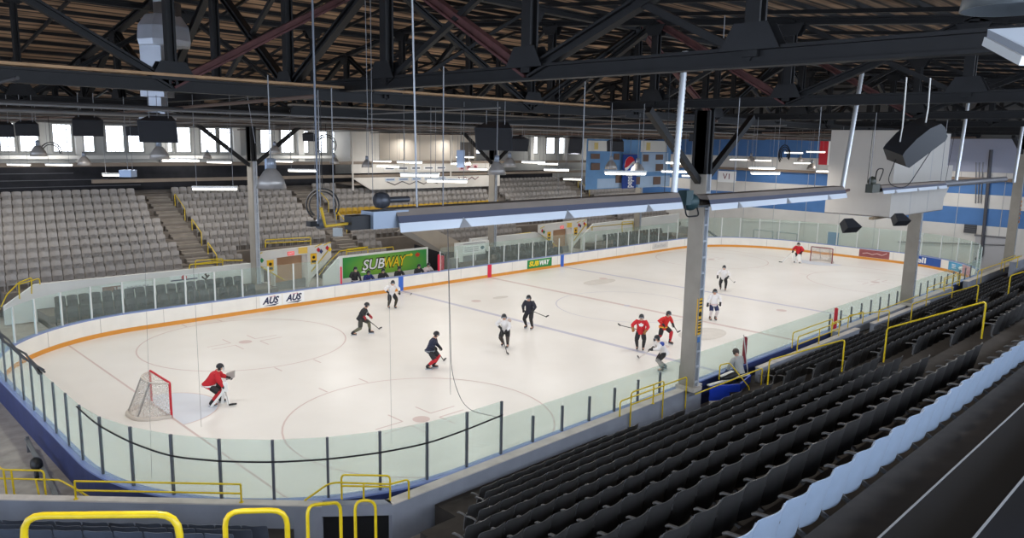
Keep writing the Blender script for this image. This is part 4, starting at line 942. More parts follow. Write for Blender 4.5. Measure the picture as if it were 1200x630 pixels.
q = MB(); q.tube(rounded([(19.2, -16.1, 8.3), (19.0, -16.2, 8.75), (19.7, -16.2, 8.75), (19.6, -16.1, 8.3)], .25), .02, 6); q.build('cable', CABLE, t)
for x in (19.0, 26.9): rod(t, (x, -16, 8.1), 10.7)
DUCT = mat('flex_duct_silver', (186, 188, 190), .35, .45)
def flex(label, u0, v0, u1, v1, r, y=-16.0):
    a, c = ony(u0, v0, y), ony(u1, v1, y)
    if a[2] > 12.2: a = c+(a-c)*(12.2-c[2])/(a[2]-c[2])
    t = MB(); n = int(np.linalg.norm(a-c)/.05); P, Rr = [], []
    for k in range(n+1): P.append(a+(c-a)*k/n); Rr.append(r*(1.0 if k % 2 else .86))
    t.tube(P, Rr, 10); return tag(t.build('flexible_duct', DUCT), label, 'duct')
flex('silver flexible duct running down left of the tall column', 803, 60, 789, 236, .085)
flex('silver flexible duct running down left of the beige booth', 1018, 40, 986, 226, .08)
flex('silver flexible duct running down right of the big tilted speaker', 1144, 60, 1120, 214, .08)
flex('silver flexible duct at the right frame edge', 1203, 120, 1188, 214, .09)
# beige booth hung on the second column
BOOTH = mat('booth_offwhite', (188, 182, 174), .7, 0, .03, 1)
t = thing('hanging_booth', 'big off white boxed booth hanging over the near stand at right', 'booth', (33, -12, 6.12))
poly = [(30.04, -13.0), (38.2, -13.0), (38.2, -9.8), (30.04, -9.8)]
q = MB(); q.prism([(x, y, 6.14) for x, y in poly], (0, 0, 4.2)); q.build('cabin', BOOTH, t)
q = MB(); q.prism([(x, y, 6.12) for x, y in poly], (0, 0, .04)); q.build('floor_panel', mat('booth_under', (150, 140, 128), .8), t)
q = MB()
for x in (32.8, 35.5): q.box((x-.012, -13.006, 6.2), (x+.012, -13.0, 10.3))
q.build('panel_seam', mat('seam_cool', (150, 156, 166), .7), t)
q = MB(); q.box((29.6, -12.4, 6.0), (33.6, -12.2, 6.12)); q.build('bottom_beam', mat('beam_tan', (150, 132, 108), .7), t)
q = MB(); q.prism([(38.2, -12.95, 6.6), (39.4, -12.95, 7.6), (39.4, -12.95, 8.6), (38.2, -12.95, 8.6)], (0, .1, 0)); q.build('side_wing', BOOTH, t)
# loudspeakers
SPK = mat('speaker_black', (36, 38, 44), .55, 0, .1, 6); GRL = mat('speaker_grille', (24, 25, 30), .7)
def speaker(label, u, v, w_px, depth, yaw=-.4, pitch=-.5, asp=.62, m=None, ztop=10.7):
    w = w_px*depth/F; c = Vector(atd(u, v, depth)); t = thing('loudspeaker', label, 'speaker', c, 0, 'loudspeakers')
    Rm = Matrix(((AX[0][0], AX[0][1], 0), (-AX[0][1], AX[0][0], 0), (0, 0, 1))).transposed() @ Matrix.Rotation(yaw, 3, 'Z') @ Matrix.Rotation(pitch, 3, 'X')
    T = lambda p: c+Rm @ Vector(p); h = w*asp; d = w*.55
    F0 = [(-w/2, -d/2, -h/2), (w/2, -d/2, -h/2), (w/2, -d/2, h/2), (-w/2, -d/2, h/2)]; B0 = [(-w*.3, d/2, -h/2*.8), (w*.3, d/2, -h/2*.8), (w*.3, d/2, h/2*.95), (-w*.3, d/2, h/2*.95)]
    q = MB(); q.add([T(p) for p in F0+B0], [(0, 1, 2, 3), (7, 6, 5, 4), (0, 4, 5, 1), (1, 5, 6, 2), (2, 6, 7, 3), (3, 7, 4, 0)]); q.build('cabinet', m or SPK, t)
    q = MB(); q.add([T((a*.94, -d/2-.015, b*.92)) for a, _, b in F0]+[T((a*.94, -d/2, b*.92)) for a, _, b in F0], [(0, 1, 2, 3), (0, 4, 5, 1), (1, 5, 6, 2), (2, 6, 7, 3), (3, 7, 4, 0)]); q.build('grille', GRL, t)
    for sx in (-.25, .25):
        p = T((sx*w, .1*d, h/2*.96)); q = MB(); q.tube([p, (p[0], p[1], ztop)], .012, 6); q.build('hanger_rod', ROD, t)
    return t
speaker('black loudspeaker hanging lowest, below the silver duct at left', 187, 151, 42, 22, .25, .3)
speaker('black loudspeaker hanging by the second window pair from left', 102, 147, 32, 24, .6, .35)
speaker('small black loudspeaker hanging between the first two window pairs', 32, 150, 24, 26, .5, .35)
speaker('black loudspeaker cut by the left frame edge', 3, 151, 24, 26, .5, .35)
speaker('little black loudspeaker just left of the lowest hanging one', 158, 153, 17, 34, .1, .2)
speaker('large black loudspeaker hanging in the middle over the far stand', 581, 159, 44, 24, -.2, .35)
speaker('brown black loudspeaker just right of the large middle one', 606, 168, 24, 34, .3, .3)
speaker('small loudspeaker hanging left of the blue house mural', 673, 170, 17, 40, .3, .3, 1.1)
speaker('dark loudspeaker hanging in front of the blue house mural', 722, 170, 20, 40, -.3, .3)
speaker('small dark loudspeaker left of the drooping cable loop', 362, 160, 14, 38, .2, .3)
speaker('dark loudspeaker behind the top of the tall column, left side', 813, 160, 14, 40, .2, .3)
t = speaker('black loudspeaker hanging under the left edge of the booth', 995, 264, 25, 33, .5, .75, .4, ztop=6.1)
speaker('black loudspeaker hanging under the booth beside the column', 1054, 257, 22, 35, .4, .75, .4, ztop=6.1)
# the big tilted speaker near the camera
c = Vector(atd(1072, 169, 13.6)); t = thing('loudspeaker', 'big tilted black moulded loudspeaker hanging at upper right', 'speaker', c, 0, 'loudspeakers')
e1 = Vector(AX[0]*.80+AX[1]*.60).normalized(); e3 = Vector(AX[0]*-.52+AX[1]*.70-AX[2]*.5); e3 = (e3-e1*e3.dot(e1)).normalized(); e2 = e1.cross(e3)
prof = [(-.44, .17), (-.36, .21), (-.1, .27), (.2, .28), (.42, .22), (.47, .1), (.47, -.1), (.42, -.15), (-.38, -.15), (-.44, -.1)]
q = MB(); q.prism([c+e1*a+e3*bb_-e2*.24 for a, bb_ in prof], e2*.48); q.build('cabinet', mat('speaker_charcoal', (30, 31, 34), .5), t)
q = MB(); q.obox(c-e3*.16+e1*.02, e1*.40, e2*.21, e3*.02); q.build('grille', GRL, t)
q = MB(); q.obox(c+e1*-.05+e3*.05-e2*.25, e1*.1, e3*.05, e2*.015); q.build('side_handle', BLACK, t)
q = MB(); q.obox(c+e1*.18-e3*.08-e2*.25, e1*.05, e3*.035, e2*.012); q.build('label_plate', mat('plate_grey', (150, 152, 156), .5), t)
for a in (-.25, .32):
    p = c+e1*a+e3*.25; q = MB(); q.tube([p, p+Vector((.05, 0, .25)), (p[0], p[1], 10.7)], .014, 6); q.build('chain', mat('chain_pale', (176, 174, 168), .5, .4), t)
q = MB(); q.tube(rounded([tuple(c-e1*.42), tuple(c-e1*.6-Vector((0, 0, .35))), tuple(c-e1*.1-Vector((0, 0, .75))), tuple(c+e1*.5-Vector((0, 0, .3)))], .3, 6), .008, 5); q.build('cable', CABLE, t)

# high bay dome lamps and tube lamps
DOME = mat('dome_aluminium', (158, 152, 146), .35, .35, .1, 4); DOMEW = mat('dome_bulb', (255, 250, 238), .3, emit=(255, 244, 220), es=3.0)
TUBEM = mat('lamp_tube_glow', (255, 255, 250), .3, emit=(255, 250, 236), es=6.0); TRAY = mat('lamp_tray', (206, 206, 204), .5)
def dome(label, u, v, px, dia=.56, up=10.6):
    d = dia*F/px; c = atd(u, v, d); t = thing('dome_lamp', label, 'lamp', c, 0, 'dome lamps'); r = dia/2
    q = MB(); q.lathe([(.04, r*1.05), (.09, r*1.02), (r*.55, r*.78), (r*.86, r*.3), (r, -r*.32), (r*.97, -r*.32), (r*.83, r*.28), (r*.52, r*.74), (.04, r*.98)], c, 20); q.build('reflector', DOME, t)
    q = MB(); q.lathe([(0, r*1.75), (.07, r*1.72), (.08, r*1.05), (0, r*1.03)], c, 12); q.build('ballast', mat('ballast_grey', (140, 146, 156), .4, .4), t)
    q = MB(); q.ball(tuple(c+(0, 0, r*.1)), r*.3, 10, 6); q.build('bulb', DOMEW, t)
    q = MB(); q.tube([c+(0, 0, r*1.7), (c[0], c[1], up)], .012, 5); q.build('hanger_rod', ROD, t); return c
for lb, u, v, px in (('dome lamp hanging lowest by the left far column', 318, 215, 34), ('dome lamp under the lowest left loudspeaker', 187, 183, 22), ('dome lamp between the second and third window pairs', 45, 180, 18),
    ('dome lamp close to the left frame edge', 99, 191, 15), ('small dome lamp left of the left far column', 243, 184, 10), ('dome lamp just right of the left far column', 322, 178, 14), ('dome lamp below the drooping black cables', 392, 190, 11),
    ('dome lamp at the left end of the white press box', 430, 194, 13), ('large dome lamp under the middle loudspeaker', 582, 201, 22), ('dome lamp right of the large middle one', 597, 193, 16), ('dome lamp left of the tall blue banner', 716, 196, 15),
    ('dome lamp overlapping the tall blue banner', 747, 200, 17), ('dome lamp just right of the tall column', 880, 188, 10), ('dome lamp left of the red and white flag', 938, 188, 8), ('dome lamp under the red and white flag', 951, 197, 11), ('dome lamp at left edge of the beige booth', 984, 203, 12)):
    dome(lb, u, v, px)
def tube_lamp(label, u, v, px, ang=0., L=1.25):
    d = min(max(L*F/px, 13), 52); c = Vector(atd(u, v, d)); ex = (Vector(AX[0])*math.cos(ang)+Vector((AX[2][0], AX[2][1], 0)).normalized()*math.sin(ang)); ex.z = 0; ex.normalize()
    ey = Vector((-ex.y, ex.x, 0)); ez = Vector((0, 0, 1)); t = thing('tube_lamp', label, 'lamp', c, 0, 'tube lamps')
    q = MB(); q.obox(c+ez*.05, ex*L/2, ey*.12, ez*.03); q.build('tray', TRAY, t)
    for s in (-1, 1): q = MB(); q.tube([c-ex*L*.48+ey*.06*s, c+ex*L*.48+ey*.06*s], .04, 8); q.build('tube', TUBEM, t)
    for s in (-1, 1): q = MB(); p = c+ex*L*.4*s+ez*.07; q.tube([p, (p[0], p[1], 10.6)], .008, 5); q.build('hanger_wire', ROD, t)
wl = [(22, 193, 26), (69, 193, 30), (100, 192, 20), (140, 205, 36), (212, 188, 42), (257, 190, 28), (252, 221, 50), (330, 189, 26), (355, 200, 34), (448, 189, 20), (455, 195, 26), (480, 190, 30), (492, 205, 46), (524, 212, 48), (540, 192, 24), (545, 184, 18), (560, 198, 22),
      (625, 190, 28), (642, 192, 24), (652, 199, 30), (671, 210, 22), (733, 203, 50), (790, 201, 30), (792, 191, 24), (812, 206, 26), (866, 187, 14), (893, 188, 16), (893, 197, 30), (897, 203, 36), (930, 179, 18), (956, 178, 16), (941, 191, 18), (968, 201, 24), (985, 191, 20)]
where = ['first from the left edge', 'second from the left edge', 'third from the left edge', 'tilted one under the third window pair', 'long one under the left windows', 'left of the left far column', 'low tilted one before the grey seats at left', 'just right of the left far column', 'left of the drooping cables', 'first along the top of the press box', 'second along the top of the press box', 'third along the top of the press box', 'long bright one on the press box front', 'lowest one on the press box front', 'right end of the press box, upper', 'highest over the press box', 'right end of the press box, lower',
         'first right of the middle dome lamps', 'second right of the middle dome lamps', 'third right of the middle dome lamps', 'low one before the right far seats', 'long one across the tall blue banner', 'left of the tall column, middle height', 'left of the tall column, highest', 'left of the tall column, lowest', 'right of the tall column, small', 'right of the tall column, second', 'double row right of the column, upper', 'double row right of the column, lower', 'highest before the top blue band', 'beside the red flag bar', 'small one before the white band', 'below the red and white flag', 'at left edge of the booth']
for (u, v, px), w in zip(wl, where): tube_lamp('white tube lamp, '+w, u, v, px, .25 if px in (36, 50) else .0)
# fittings at the top right corner close to the camera
c = atd(1186, -4, 3.6); t = thing('dome_lamp', 'large grey dome lamp cut by the top right corner', 'lamp', c, 0, 'dome lamps')
q = MB(); q.lathe([(.05, .26), (.14, .2), (.20, .05), (.215, -.06), (.205, -.06), (.19, .05), (.12, .18), (.05, .22)], c, 24); q.build('reflector', mat('dome_dull', (112, 118, 122), .35, .6), t)
q = MB(); q.tube([c+(0, 0, .25), (c[0], c[1], 12.2)], .012, 6); q.build('hanger_rod', ROD, t)
p0 = [atd(1156, 47, 3.6), atd(1230, 42, 3.9), atd(1245, 85, 3.6), atd(1200, 70, 3.3)]
t = thing('flat_lamp', 'flat white lamp panel at the right edge under the girder', 'lamp', p0[0]); q = MB(); q.prism([tuple(p) for p in p0], (0, 0, .05)); q.build('panel', mat('lamp_panel', (150, 154, 160), .5), t)
q = MB(); q.bar(p0[0]-(0, 0, .005), p0[3]-(0, 0, .005), .03, .04); q.build('bright_edge', TRAY, t); q = MB(); q.tube([p0[1]+(0, 0, .05), (p0[1][0], p0[1][1], 12.0)], .01, 5); q.build('hanger_wire', ROD, t)
t = thing('junction_box', 'small grey camera box hanging under the cross girder by the column', 'box', atd(847, 71, 17)); c = Vector(atd(846, 72, 17)); ex = Vector((AX[0][0], AX[0][1], 0)).normalized(); ey = Vector((-ex.y, ex.x, 0))
q = MB(); q.obox(c, ex*.14, ey*.12, Vector((0, 0, .06))); q.build('housing', mat('box_grey', (84, 86, 88), .5), t); q = MB(); q.obox(c+ex*.17, ex*.035, ey*.1, Vector((0, 0, .075))); q.build('white_end', WPAINT, t); q = MB(); q.tube([c+ex*.2, c+ex*.6+Vector((0, 0, .08)), c+ex*1.0+Vector((0, 0, .2))], .015, 6); q.build('cable', WPAINT, t); q = MB(); q.tube([c, c+Vector((0, 0, 1.0))], .012, 5); q.build('hanger_rod', ROD, t)

# silver vent duct hanging from the roof, upper left
c = atd(193, 50, 26); t = thing('vent_duct', 'silver ventilation duct with faceted hood hanging at upper left', 'duct', c); SD = mat('duct_sheet', (176, 180, 188), .35, .6, .06, 2)
X, Y = c[0], c[1]; zz = lambda v: atd(193, v, 26)[2]; ex = np.array((AX[0][0], AX[0][1], 0)); ey = np.array((-ex[1], ex[0], 0))
q = MB(); q.lathe([(.55, .75), (.62, .7), (.86, .35), (.9, -.1), (.85, -.28), (.3, -.3)], (X, Y, zz(45)), 8); o = q.build('hood', SD, t)
for p in o.data.polygons: p.use_smooth = False
q = MB(); q.lathe([(.45, 0), (.45, .5), (.05, .55)], (X+.15*ex[0], Y+.15*ex[1], zz(23)), 10); q.build('neck', mat('neck_brown', (94, 88, 84), .6, .3), t)
def dbox(v0, v1, u0, u1, nm):
    a, bq = atd(u0, v0, 26), atd(u1, v1, 26); w = abs((bq-a)@ex)/2; cc = (a+bq)/2; q = MB(); q.obox(cc, ex*w, ey*w, (0, 0, abs(a[2]-bq[2])/2)); return q.build(nm, SD, t)
dbox(53, 78, 170, 194, 'duct_section'); dbox(97, 114, 171, 198, 'duct_section'); dbox(131, 140, 170, 200, 'duct_section'); dbox(78, 97, 178, 191, 'duct_section'); dbox(114, 131, 178, 192, 'duct_section')
q = MB(); q.tube([(X, Y, zz(20)), (X, Y, roof_z(Y)-.1)], .3, 10); q.build('riser', SD, t)

# overhead pipes and conduits below the trusses
CP = [mat('conduit_grey', (110, 108, 106), .5, .3), mat('conduit_dark', (58, 56, 56), .6, .2), mat('conduit_rust', (92, 74, 64), .7)]
def conduit(p, q_, r, k, label): q = MB(); n = 10; q.tube([np.array(p)+(np.array(q_)-np.array(p))*i/n-(0, 0, .06*math.sin(PI*i/n)) for i in range(n+1)], r, 6); tag(q.build('overhead_conduit', CP[k % 3]), label, 'conduit', 'overhead conduits')
for k in range(16):
    y = -7+1.9*k; conduit((-20, y, 10.05+.12*(k % 3)), (58, y, 10.05+.12*((k+1) % 3)), (.03, .05, .02, .07)[k % 4], k, 'lengthwise conduit %s from the near side, under the trusses' % nth(k+1))
for k in range(12):
    x = -6+5.3*k; conduit((x, -12, 10.3), (x, 26, 9.9), (.03, .045, .025)[k % 3], k+1, 'crosswise conduit %s from the left, under the trusses' % nth(k+1))
# hanging cords, rods, cables
def cord(label, pts, r=.008, m=CABLE, nm='hanging_wire', cat='cord', rad=.3): q = MB(); q.tube(rounded(pts, rad, 6), r, 6); return tag(q.build(nm, m), label, cat)
def vcord(label, u, v0, v1, y, r, m, u1=None, nm='hanging_wire'): return cord(label, [ony(u, v0, y), ony(u1 or u, v1, y)], r, m, nm)
vcord('pale rod hanging left of centre down to the long heater', 483, -5, 262, -16.02, .016, mat('rod_pale', (170, 172, 176), .5, .3), 489)
vcord('dark pole with taped joint hanging left of centre', 366, 0, 262, -15., .018, mat('pole_grey', (104, 108, 116), .5, .3), 373)
vcord('thin wire hanging beside the dark pole, left of it', 287, 95, 168, -8., .008, ROD, 299)
vcord('thin grey cord hanging right of the pale rod', 434, 0, 235, -12., .007, ROD, 437)
vcord('second thin grey cord hanging right of the dark pole', 428, 0, 205, -12., .007, ROD, 432)
vcord('thin wire hanging over the centre of the ice', 656, 60, 230, -10., .005, ROD, 654)
vcord('dark wire hanging left of the tall column', 786, 80, 236, -15.9, .008, CABLE, 778)
vcord('dark wire hanging left of the big tilted speaker', 1024, 145, 225, -16.1, .009, CABLE, 1015)
vcord('dark wire between the big speaker and the right duct', 1120, 150, 212, -16.1, .009, CABLE, 1108)
vcord('grey net cord dropping to the near right corner glass', 524, 236, 462, -11.5, .006, ROD, 528)
cord('black cord curling down to the tall glass corner post', [ony(524, 235, -12.2), ony(529, 440, -12.2), ony(545, 480, -12.2), ony(586, 489, -12.2)], .008, mat('cord_grey', (92, 92, 92), .7), rad=1.2)
vcord('faint net cord over the left goal', 168, 250, 560, -9.5, .003, ROD, 178)
vcord('faint net cord above the far left corner', 226, 300, 500, -3., .005, ROD, 236)
vcord('faint net cord right of the left tunnel', 456, 330, 520, -11.5, .003, ROD, 459)
for k, (u, v, r, d, lb) in enumerate(((378, 240, 19, 20, 'big black cable loop hanging beside the dark pole'), (919, 181, 11, 44, 'coiled cable loop hanging in front of the end wall'), (382, 170, 12, 30, 'tangle of black cables hanging over the far stand'), (60, 180, 13, 30, 'small black cable arch over the left lamps'))):
    c = atd(u, v, d); rr = r*d/F; q = MB()
    for e in (1., .82) if k != 1 else (1., .8, .55): q.tube([c+AX[0]*rr*e*(.6 if k == 1 else 1)*math.cos(a)+np.array((0, 0, 1.))*rr*e*math.sin(a) for a in np.linspace(-.6 if k != 3 else 0, PI+(.9 if k != 3 else 0), 24)], .022 if k != 1 else .03, 6)
    q.tube([c+(0, 0, rr), (c[0], c[1], 10.6)], .012, 5); tag(q.build('cable_loop', CABLE), lb, 'cable')
t = thing('hoist_motor', 'small grey winch with cables hanging beside the black loop', 'winch', atd(376, 262, 19)); c = Vector(atd(376, 262, 19))
q = MB(); q.ball(tuple(c), (.17, .13, .15)); q.build('drum', mat('winch_grey', (92, 96, 104), .5, .3), t); q = MB(); q.box(tuple(c-Vector((.35, .1, .05))), tuple(c+Vector((-.1, .1, .08)))); q.build('motor', BLACK, t); q = MB(); q.tube([c, (c[0], c[1], 10.6)], .014, 6); q.build('hanger_rod', ROD, t)
t = thing('junction_box', 'pale box on a bent bracket left of the long heater', 'box', atd(396, 272, 18)); c = Vector(atd(396, 272, 18)); q = MB(); q.obox(c, Vector(AX[0])*.11, Vector(AX[1])*.1, Vector(AX[2])*.05); q.build('housing', mat('box_pale', (178, 180, 176), .5), t); q = MB(); q.tube([c, c+Vector((-.1, 0, .6)), (c[0]-.1, c[1], 10.6)], .014, 6); q.build('hanger_rod', ROD, t)
# hanging work lamp fittings: white reflector boxes at left and by the far column
for (u, v, w, h, d, lb) in ((150, 203, 14, 8, 24, 'blue grey lamp box hanging under the third window pair'), (317, 196, 10, 20, 22, 'pale blue ballast box hanging above the lowest dome lamp'), (540, 186, 9, 20, 26, 'grey cylinder box hanging under the middle loudspeaker')):
    c = Vector(atd(u, v, d)); k = d/F; t = thing('ballast_box', lb, 'box', c); q = MB(); q.obox(c, Vector((AX[0][0], AX[0][1], 0))*w*k/2, Vector((AX[2][0], AX[2][1], 0))*w*k/2, Vector((0, 0, h*k/2))); q.build('housing', mat('ballast_blue', (140, 154, 176), .4, .3), t); q = MB(); q.tube([c, (c[0], c[1], 10.6)], .012, 5); q.build('hanger_rod', ROD, t)

# press box hanging over the far stand
PB = mat('press_white', (214, 208, 198), .6, 0, .05, 1)
t = thing('press_box', 'long white press box over the top rows of the far stand', 'press box', (32, 25.5, 5.4))
q = MB(); q.prism([(23.9, 25., 6.4), (25.6, 25., 5.42), (39.9, 25., 5.35), (39.9, 25., 6.35)], (0, .12, 0)); q.build('lower_front', PB, t)
q = MB(); q.box((23.9, 25.0, 6.75), (39.9, 25.12, 7.45)); q.build('middle_front', PB, t)
q = MB(); q.box((23.9, 25.12, 5.8), (39.9, 27.5, 5.95)); q.build('deck', LED, t)
q = MB(); q.box((23.9, 25.2, 7.6), (26.6, 27.5, 10.1)); q.build('left_cabin', PB, t)
q = MB(); q.box((26.6, 27.3, 7.6), (39.0, 27.5, 10.0)); q.build('back_wall', mat('press_back', (206, 196, 182), .7), t)
q = MB(); q.box((37.0, 27.2, 7.6), (38.6, 27.3, 9.3)); q.build('doorway', mat('press_door', (104, 98, 92), .7), t)
q = MB(); zz_ = [(27.2+.75*k, 24.97, 5.75 if k % 2 else 6.02) for k in range(8)]; q.tube(zz_, .035, 5); q.build('zigzag_trim', mat('zig_grey', (92, 86, 90), .6), t)
q = MB(); q.tube([(34.8+.4*k, 24.97, 6.25 if k % 2 == 0 else 6.0) for k in range(7)], .035, 5); q.build('zigzag_trim', mat('zig_wine', (120, 60, 70), .6), t)
for k in range(5):
    x = 27.0+1.35*k; q = MB(); q.box((x, 24.97, 6.05), (x+1.0, 25.0, 6.33)); s = q.build('small_picture', mat('pic_pale', (196, 200, 206), .6), t); q = MB(); q.box((x+.1, 24.96, 6.14), (x+.9, 24.97, 6.24)); q.build('print', mat('pic_blue', (110, 130, 160), .6), s)
    q = MB(); q.box((x-.1, 24.97, 6.95), (x+.95, 25.0, 7.25)); s = q.build('small_picture', mat('pic_white', (230, 228, 224), .6), t); q = MB(); q.box((x+.05, 24.96, 7.03), (x+.85, 24.97, 7.16)); q.build('print', mat('pic_grey', (96, 98, 108), .6), s)
for k in range(3):
    x = 34.9+.8*k; q = MB(); q.box((x, 24.96, 6.85), (x+.6, 25.0, 7.35)); s = q.build('small_picture', mat('pic_rose', (226, 190, 190), .6), t); q = MB(); q.ball((x+.3, 24.955, 7.1), (.18, .02, .16)); q.build('print', mat('pic_wine', (150, 60, 70), .6), s)
for x in (24.0, 29, 34, 39.7): q = MB(); q.bar((x, 25.06, 5.4), (x, 25.06, 10.6), .1); q.build('hanger_post', PB, t)
# mural, banner and flags on the end wall
MB_ = mat('mural_blue', (104, 148, 194), .7, 0, .08, 1); MW = mat('mural_white', (214, 214, 208), .7); MBR = mat('mural_brown', (112, 92, 82), .7)
MY = 16.6
t = thing('wall_mural', 'hanging mural of blue and white house fronts over right end of far stand', 'mural', ony(738, 222, MY))
def mpan(u0, v0, u1, v1, m, nm, o=0.):
    a, c = ony(u0, v0, MY), ony(u1, v1, MY); uc = ony((u0+u1)/2, (v0+v1)/2, MY); h = abs(v1-v0)/2*((MY-CAM[1])/ray((u0+u1)/2, v0)[1])/F
    q = MB(); q.box((a[0], MY-o-.03, uc[2]-h), (c[0], MY-o, uc[2]+h)); return q.build(nm, m, t)
MPALE = mat('mural_pale', (166, 190, 216), .7, 0, .08, 1)
mpan(688, 164, 784, 220, MB_, 'backing_panel', -.03)
mpan(752, 179, 782, 201, MPALE, 'pale_front', .0); mpan(748, 206, 784, 219, MPALE, 'awning', .0); mpan(700, 209, 728, 220, MPALE, 'awning', .0)
mpan(689, 165, 722, 177, MW, 'sign_board', .03); mpan(751, 165, 781, 178, MW, 'sign_board', .03)
for a in ((692, 180, 702, 186), (692, 191, 702, 199), (719, 180, 725, 187), (721, 205, 727, 214), (753, 181, 759, 189), (768, 181, 776, 187), (768, 192, 776, 200), (743, 207, 749, 216), (765, 207, 773, 216)): mpan(*a, MBR, 'window_patch', .06)
for a in ((696, 167, 700, 175), (757, 167, 761, 176)): mpan(*a, mat('mural_yellow', (206, 186, 120), .7), 'sign_print', .06)
for u in (692, 735, 780): p = ony(u, 165, MY); q = MB(); q.tube([p, (p[0], p[1], 10.3)], .02, 5); q.build('hanger_rod', ROD, t)
BYY = MY-.35
c0, c1_ = ony(729.5, 200, BYY), ony(746, 200, BYY); zt, zb = ony(737, 180.5, BYY)[2], ony(737, 220.5, BYY)[2]; PEP = mat('banner_blue', (28, 62, 140), .5)
t = thing('wall_banner', 'tall blue soft drink banner with round red white blue emblem', 'banner', (c0[0], BYY, zb)); x0, x1 = c0[0], c1_[0]; xc = (x0+x1)/2
q = MB(); q.box((x0, BYY, zb), (x1, BYY+.02, zt)); bn = q.build('cloth', PEP, t)
rr = (x1-x0)*.38; zc = zt-rr*1.25
q = MB(); q.lathe([(0, .02), (rr, .02), (rr, 0)], (xc, BYY, zc), 28, axis=(0, -1, 0)); em = q.build('round_emblem', PRWHITE, t)
def seg(m, nm, f0, f1):
    q = MB(); ys = np.linspace(-1, 1, 17); P = [(xc+yv*rr*.98, BYY-.024, zc+rr*f0(yv)) for yv in ys]+[(xc+yv*rr*.98, BYY-.024, zc+rr*f1(yv)) for yv in ys[::-1]]
    q.prism(P, (0, -.01, 0)); q.build(nm, m, em)
cir = lambda v: math.sqrt(max(0, 1-v*v))*.98
seg(RED, 'red_wave', lambda v: min(cir(v), .12+.3*v+.15*math.sin(2.5*v)), lambda v: cir(v)); seg(mat('emblem_blue', (30, 84, 180), .5), 'blue_wave', lambda v: -cir(v), lambda v: max(-cir(v), -.22+.3*v+.15*math.sin(2.5*v)))
lettering('pepsi', 1.3, (xc, BYY-.03, (zb+zc-rr)/2), (0, 0, 1), (-1, 0, 0), PRWHITE, bn, width=(zc-rr-zb)*.88, bold=.02)
q = MB(); q.tube([(x0, BYY, zt), (x1, BYY, zt)], .03, 6); q.build('hanging_bar', ROD, t)
q = MB(); q.tube([(xc, BYY, zt), (xc, BYY, 10.3)], .02, 5); q.build('hanger_rod', ROD, t)
xf = 56.0; a, c = onx(961, 166, xf), onx(998, 192, xf); t = thing('hanging_flag', 'red and white maple leaf flag hanging over the far end', 'flag', (xf, (a[1]+c[1])/2, c[2]))
zt, zb, ya, yb_ = onx(965, 165, xf)[2], onx(965, 193, xf)[2], a[1], c[1]; w = ya-yb_
q = MB(); q.box((xf-.01, yb_, zb), (xf+.01, ya, zt)); q.build('white_field', PRWHITE, t)
for s0, s1 in ((0, .27), (.92, 1.1)): q = MB(); q.box((xf-.02, ya-w*s1, zb), (xf-.011, ya-w*s0, zt)); q.build('red_bar', RED, t)
leaf((xf-.02, ya-w*.6, (zt+zb)/2), (zt-zb)*.72, (0, -1, 0), RED, t, (-.01, 0, 0))
q = MB(); q.tube([(xf, ya, zt), (xf, yb_-.3, zt)], .03, 6); q.tube([(xf, ya, zt), (xf, ya, 10.6)], .02, 5); q.build('hanging_bar', ROD, t)
t = thing('hanging_banner', 'small white banner with wine red letters right of the tall column', 'banner', onx(852, 206, 57)); a, c = onx(842, 200, 57), onx(862, 214, 57)
q = MB(); q.box((56.98, c[1], c[2]), (57.0, a[1], a[2])); bn = q.build('cloth', PRWHITE, t); lettering('V1', .8, (56.97, (a[1]+c[1])/2, (a[2]+c[2])/2), (0, -1, 0), (0, 0, 1), mat('wine', (112, 44, 52), .6), bn); q = MB(); q.tube([(56.99, a[1], a[2]), (56.99, a[1], 10.6)], .02, 5); q.build('hanging_wire', ROD, t); q = MB(); q.tube([(56.99, c[1], a[2]), (56.99, c[1], 10.6)], .02, 5); q.build('hanging_wire', ROD, t)
# spare goals and a sloped brace behind the far end glass
SPG = mat('spare_goal_grey', (150, 156, 154), .6)
for lb, y0, y1 in (('spare goal frame behind the far end glass, left one', 9.4, 7.4), ('spare goal frame behind the far end glass, right one', 7.0, 5.0)):
    t = thing('spare_goal', lb, 'goal', (59.6, (y0+y1)/2, -.05)); q = MB(); q.tube(rounded([(59.4, y0, -.05), (59.4, y0, 1.45), (59.4, y1, 1.45), (59.4, y1, -.05)], .15), .05, 8); q.build('frame', SPG, t); q = MB(); q.tube(rounded([(59.4, y0, 0), (60.3, y0-.2, 0), (60.3, y1+.2, 0), (59.4, y1, 0)], .4), .04, 8); q.tube(rounded([(59.4, y0, 1.45), (60.0, y0-.2, 1.4), (60.0, y1+.2, 1.4), (59.4, y1, 1.45)], .3), .03, 8); q.build('back_frame', SPG, t)
q = MB(); q.bar(onx(820, 264, 59.), onx(841, 278, 59.), .25, .12); tag(q.build('sloped_rail', mat('slope_grey', (88, 94, 96), .6)), 'dark sloping ramp rail behind the far end glass beside the stand', 'rail')
q = MB(); q.box((59.2, 15.0, -.05), (59.8, 15.6, 1.3)); tag(q.build('storage_cabinet', mat('cabinet_dark', (84, 88, 90), .6)), 'dark cabinet behind the far end glass beside the tall column', 'cabinet')

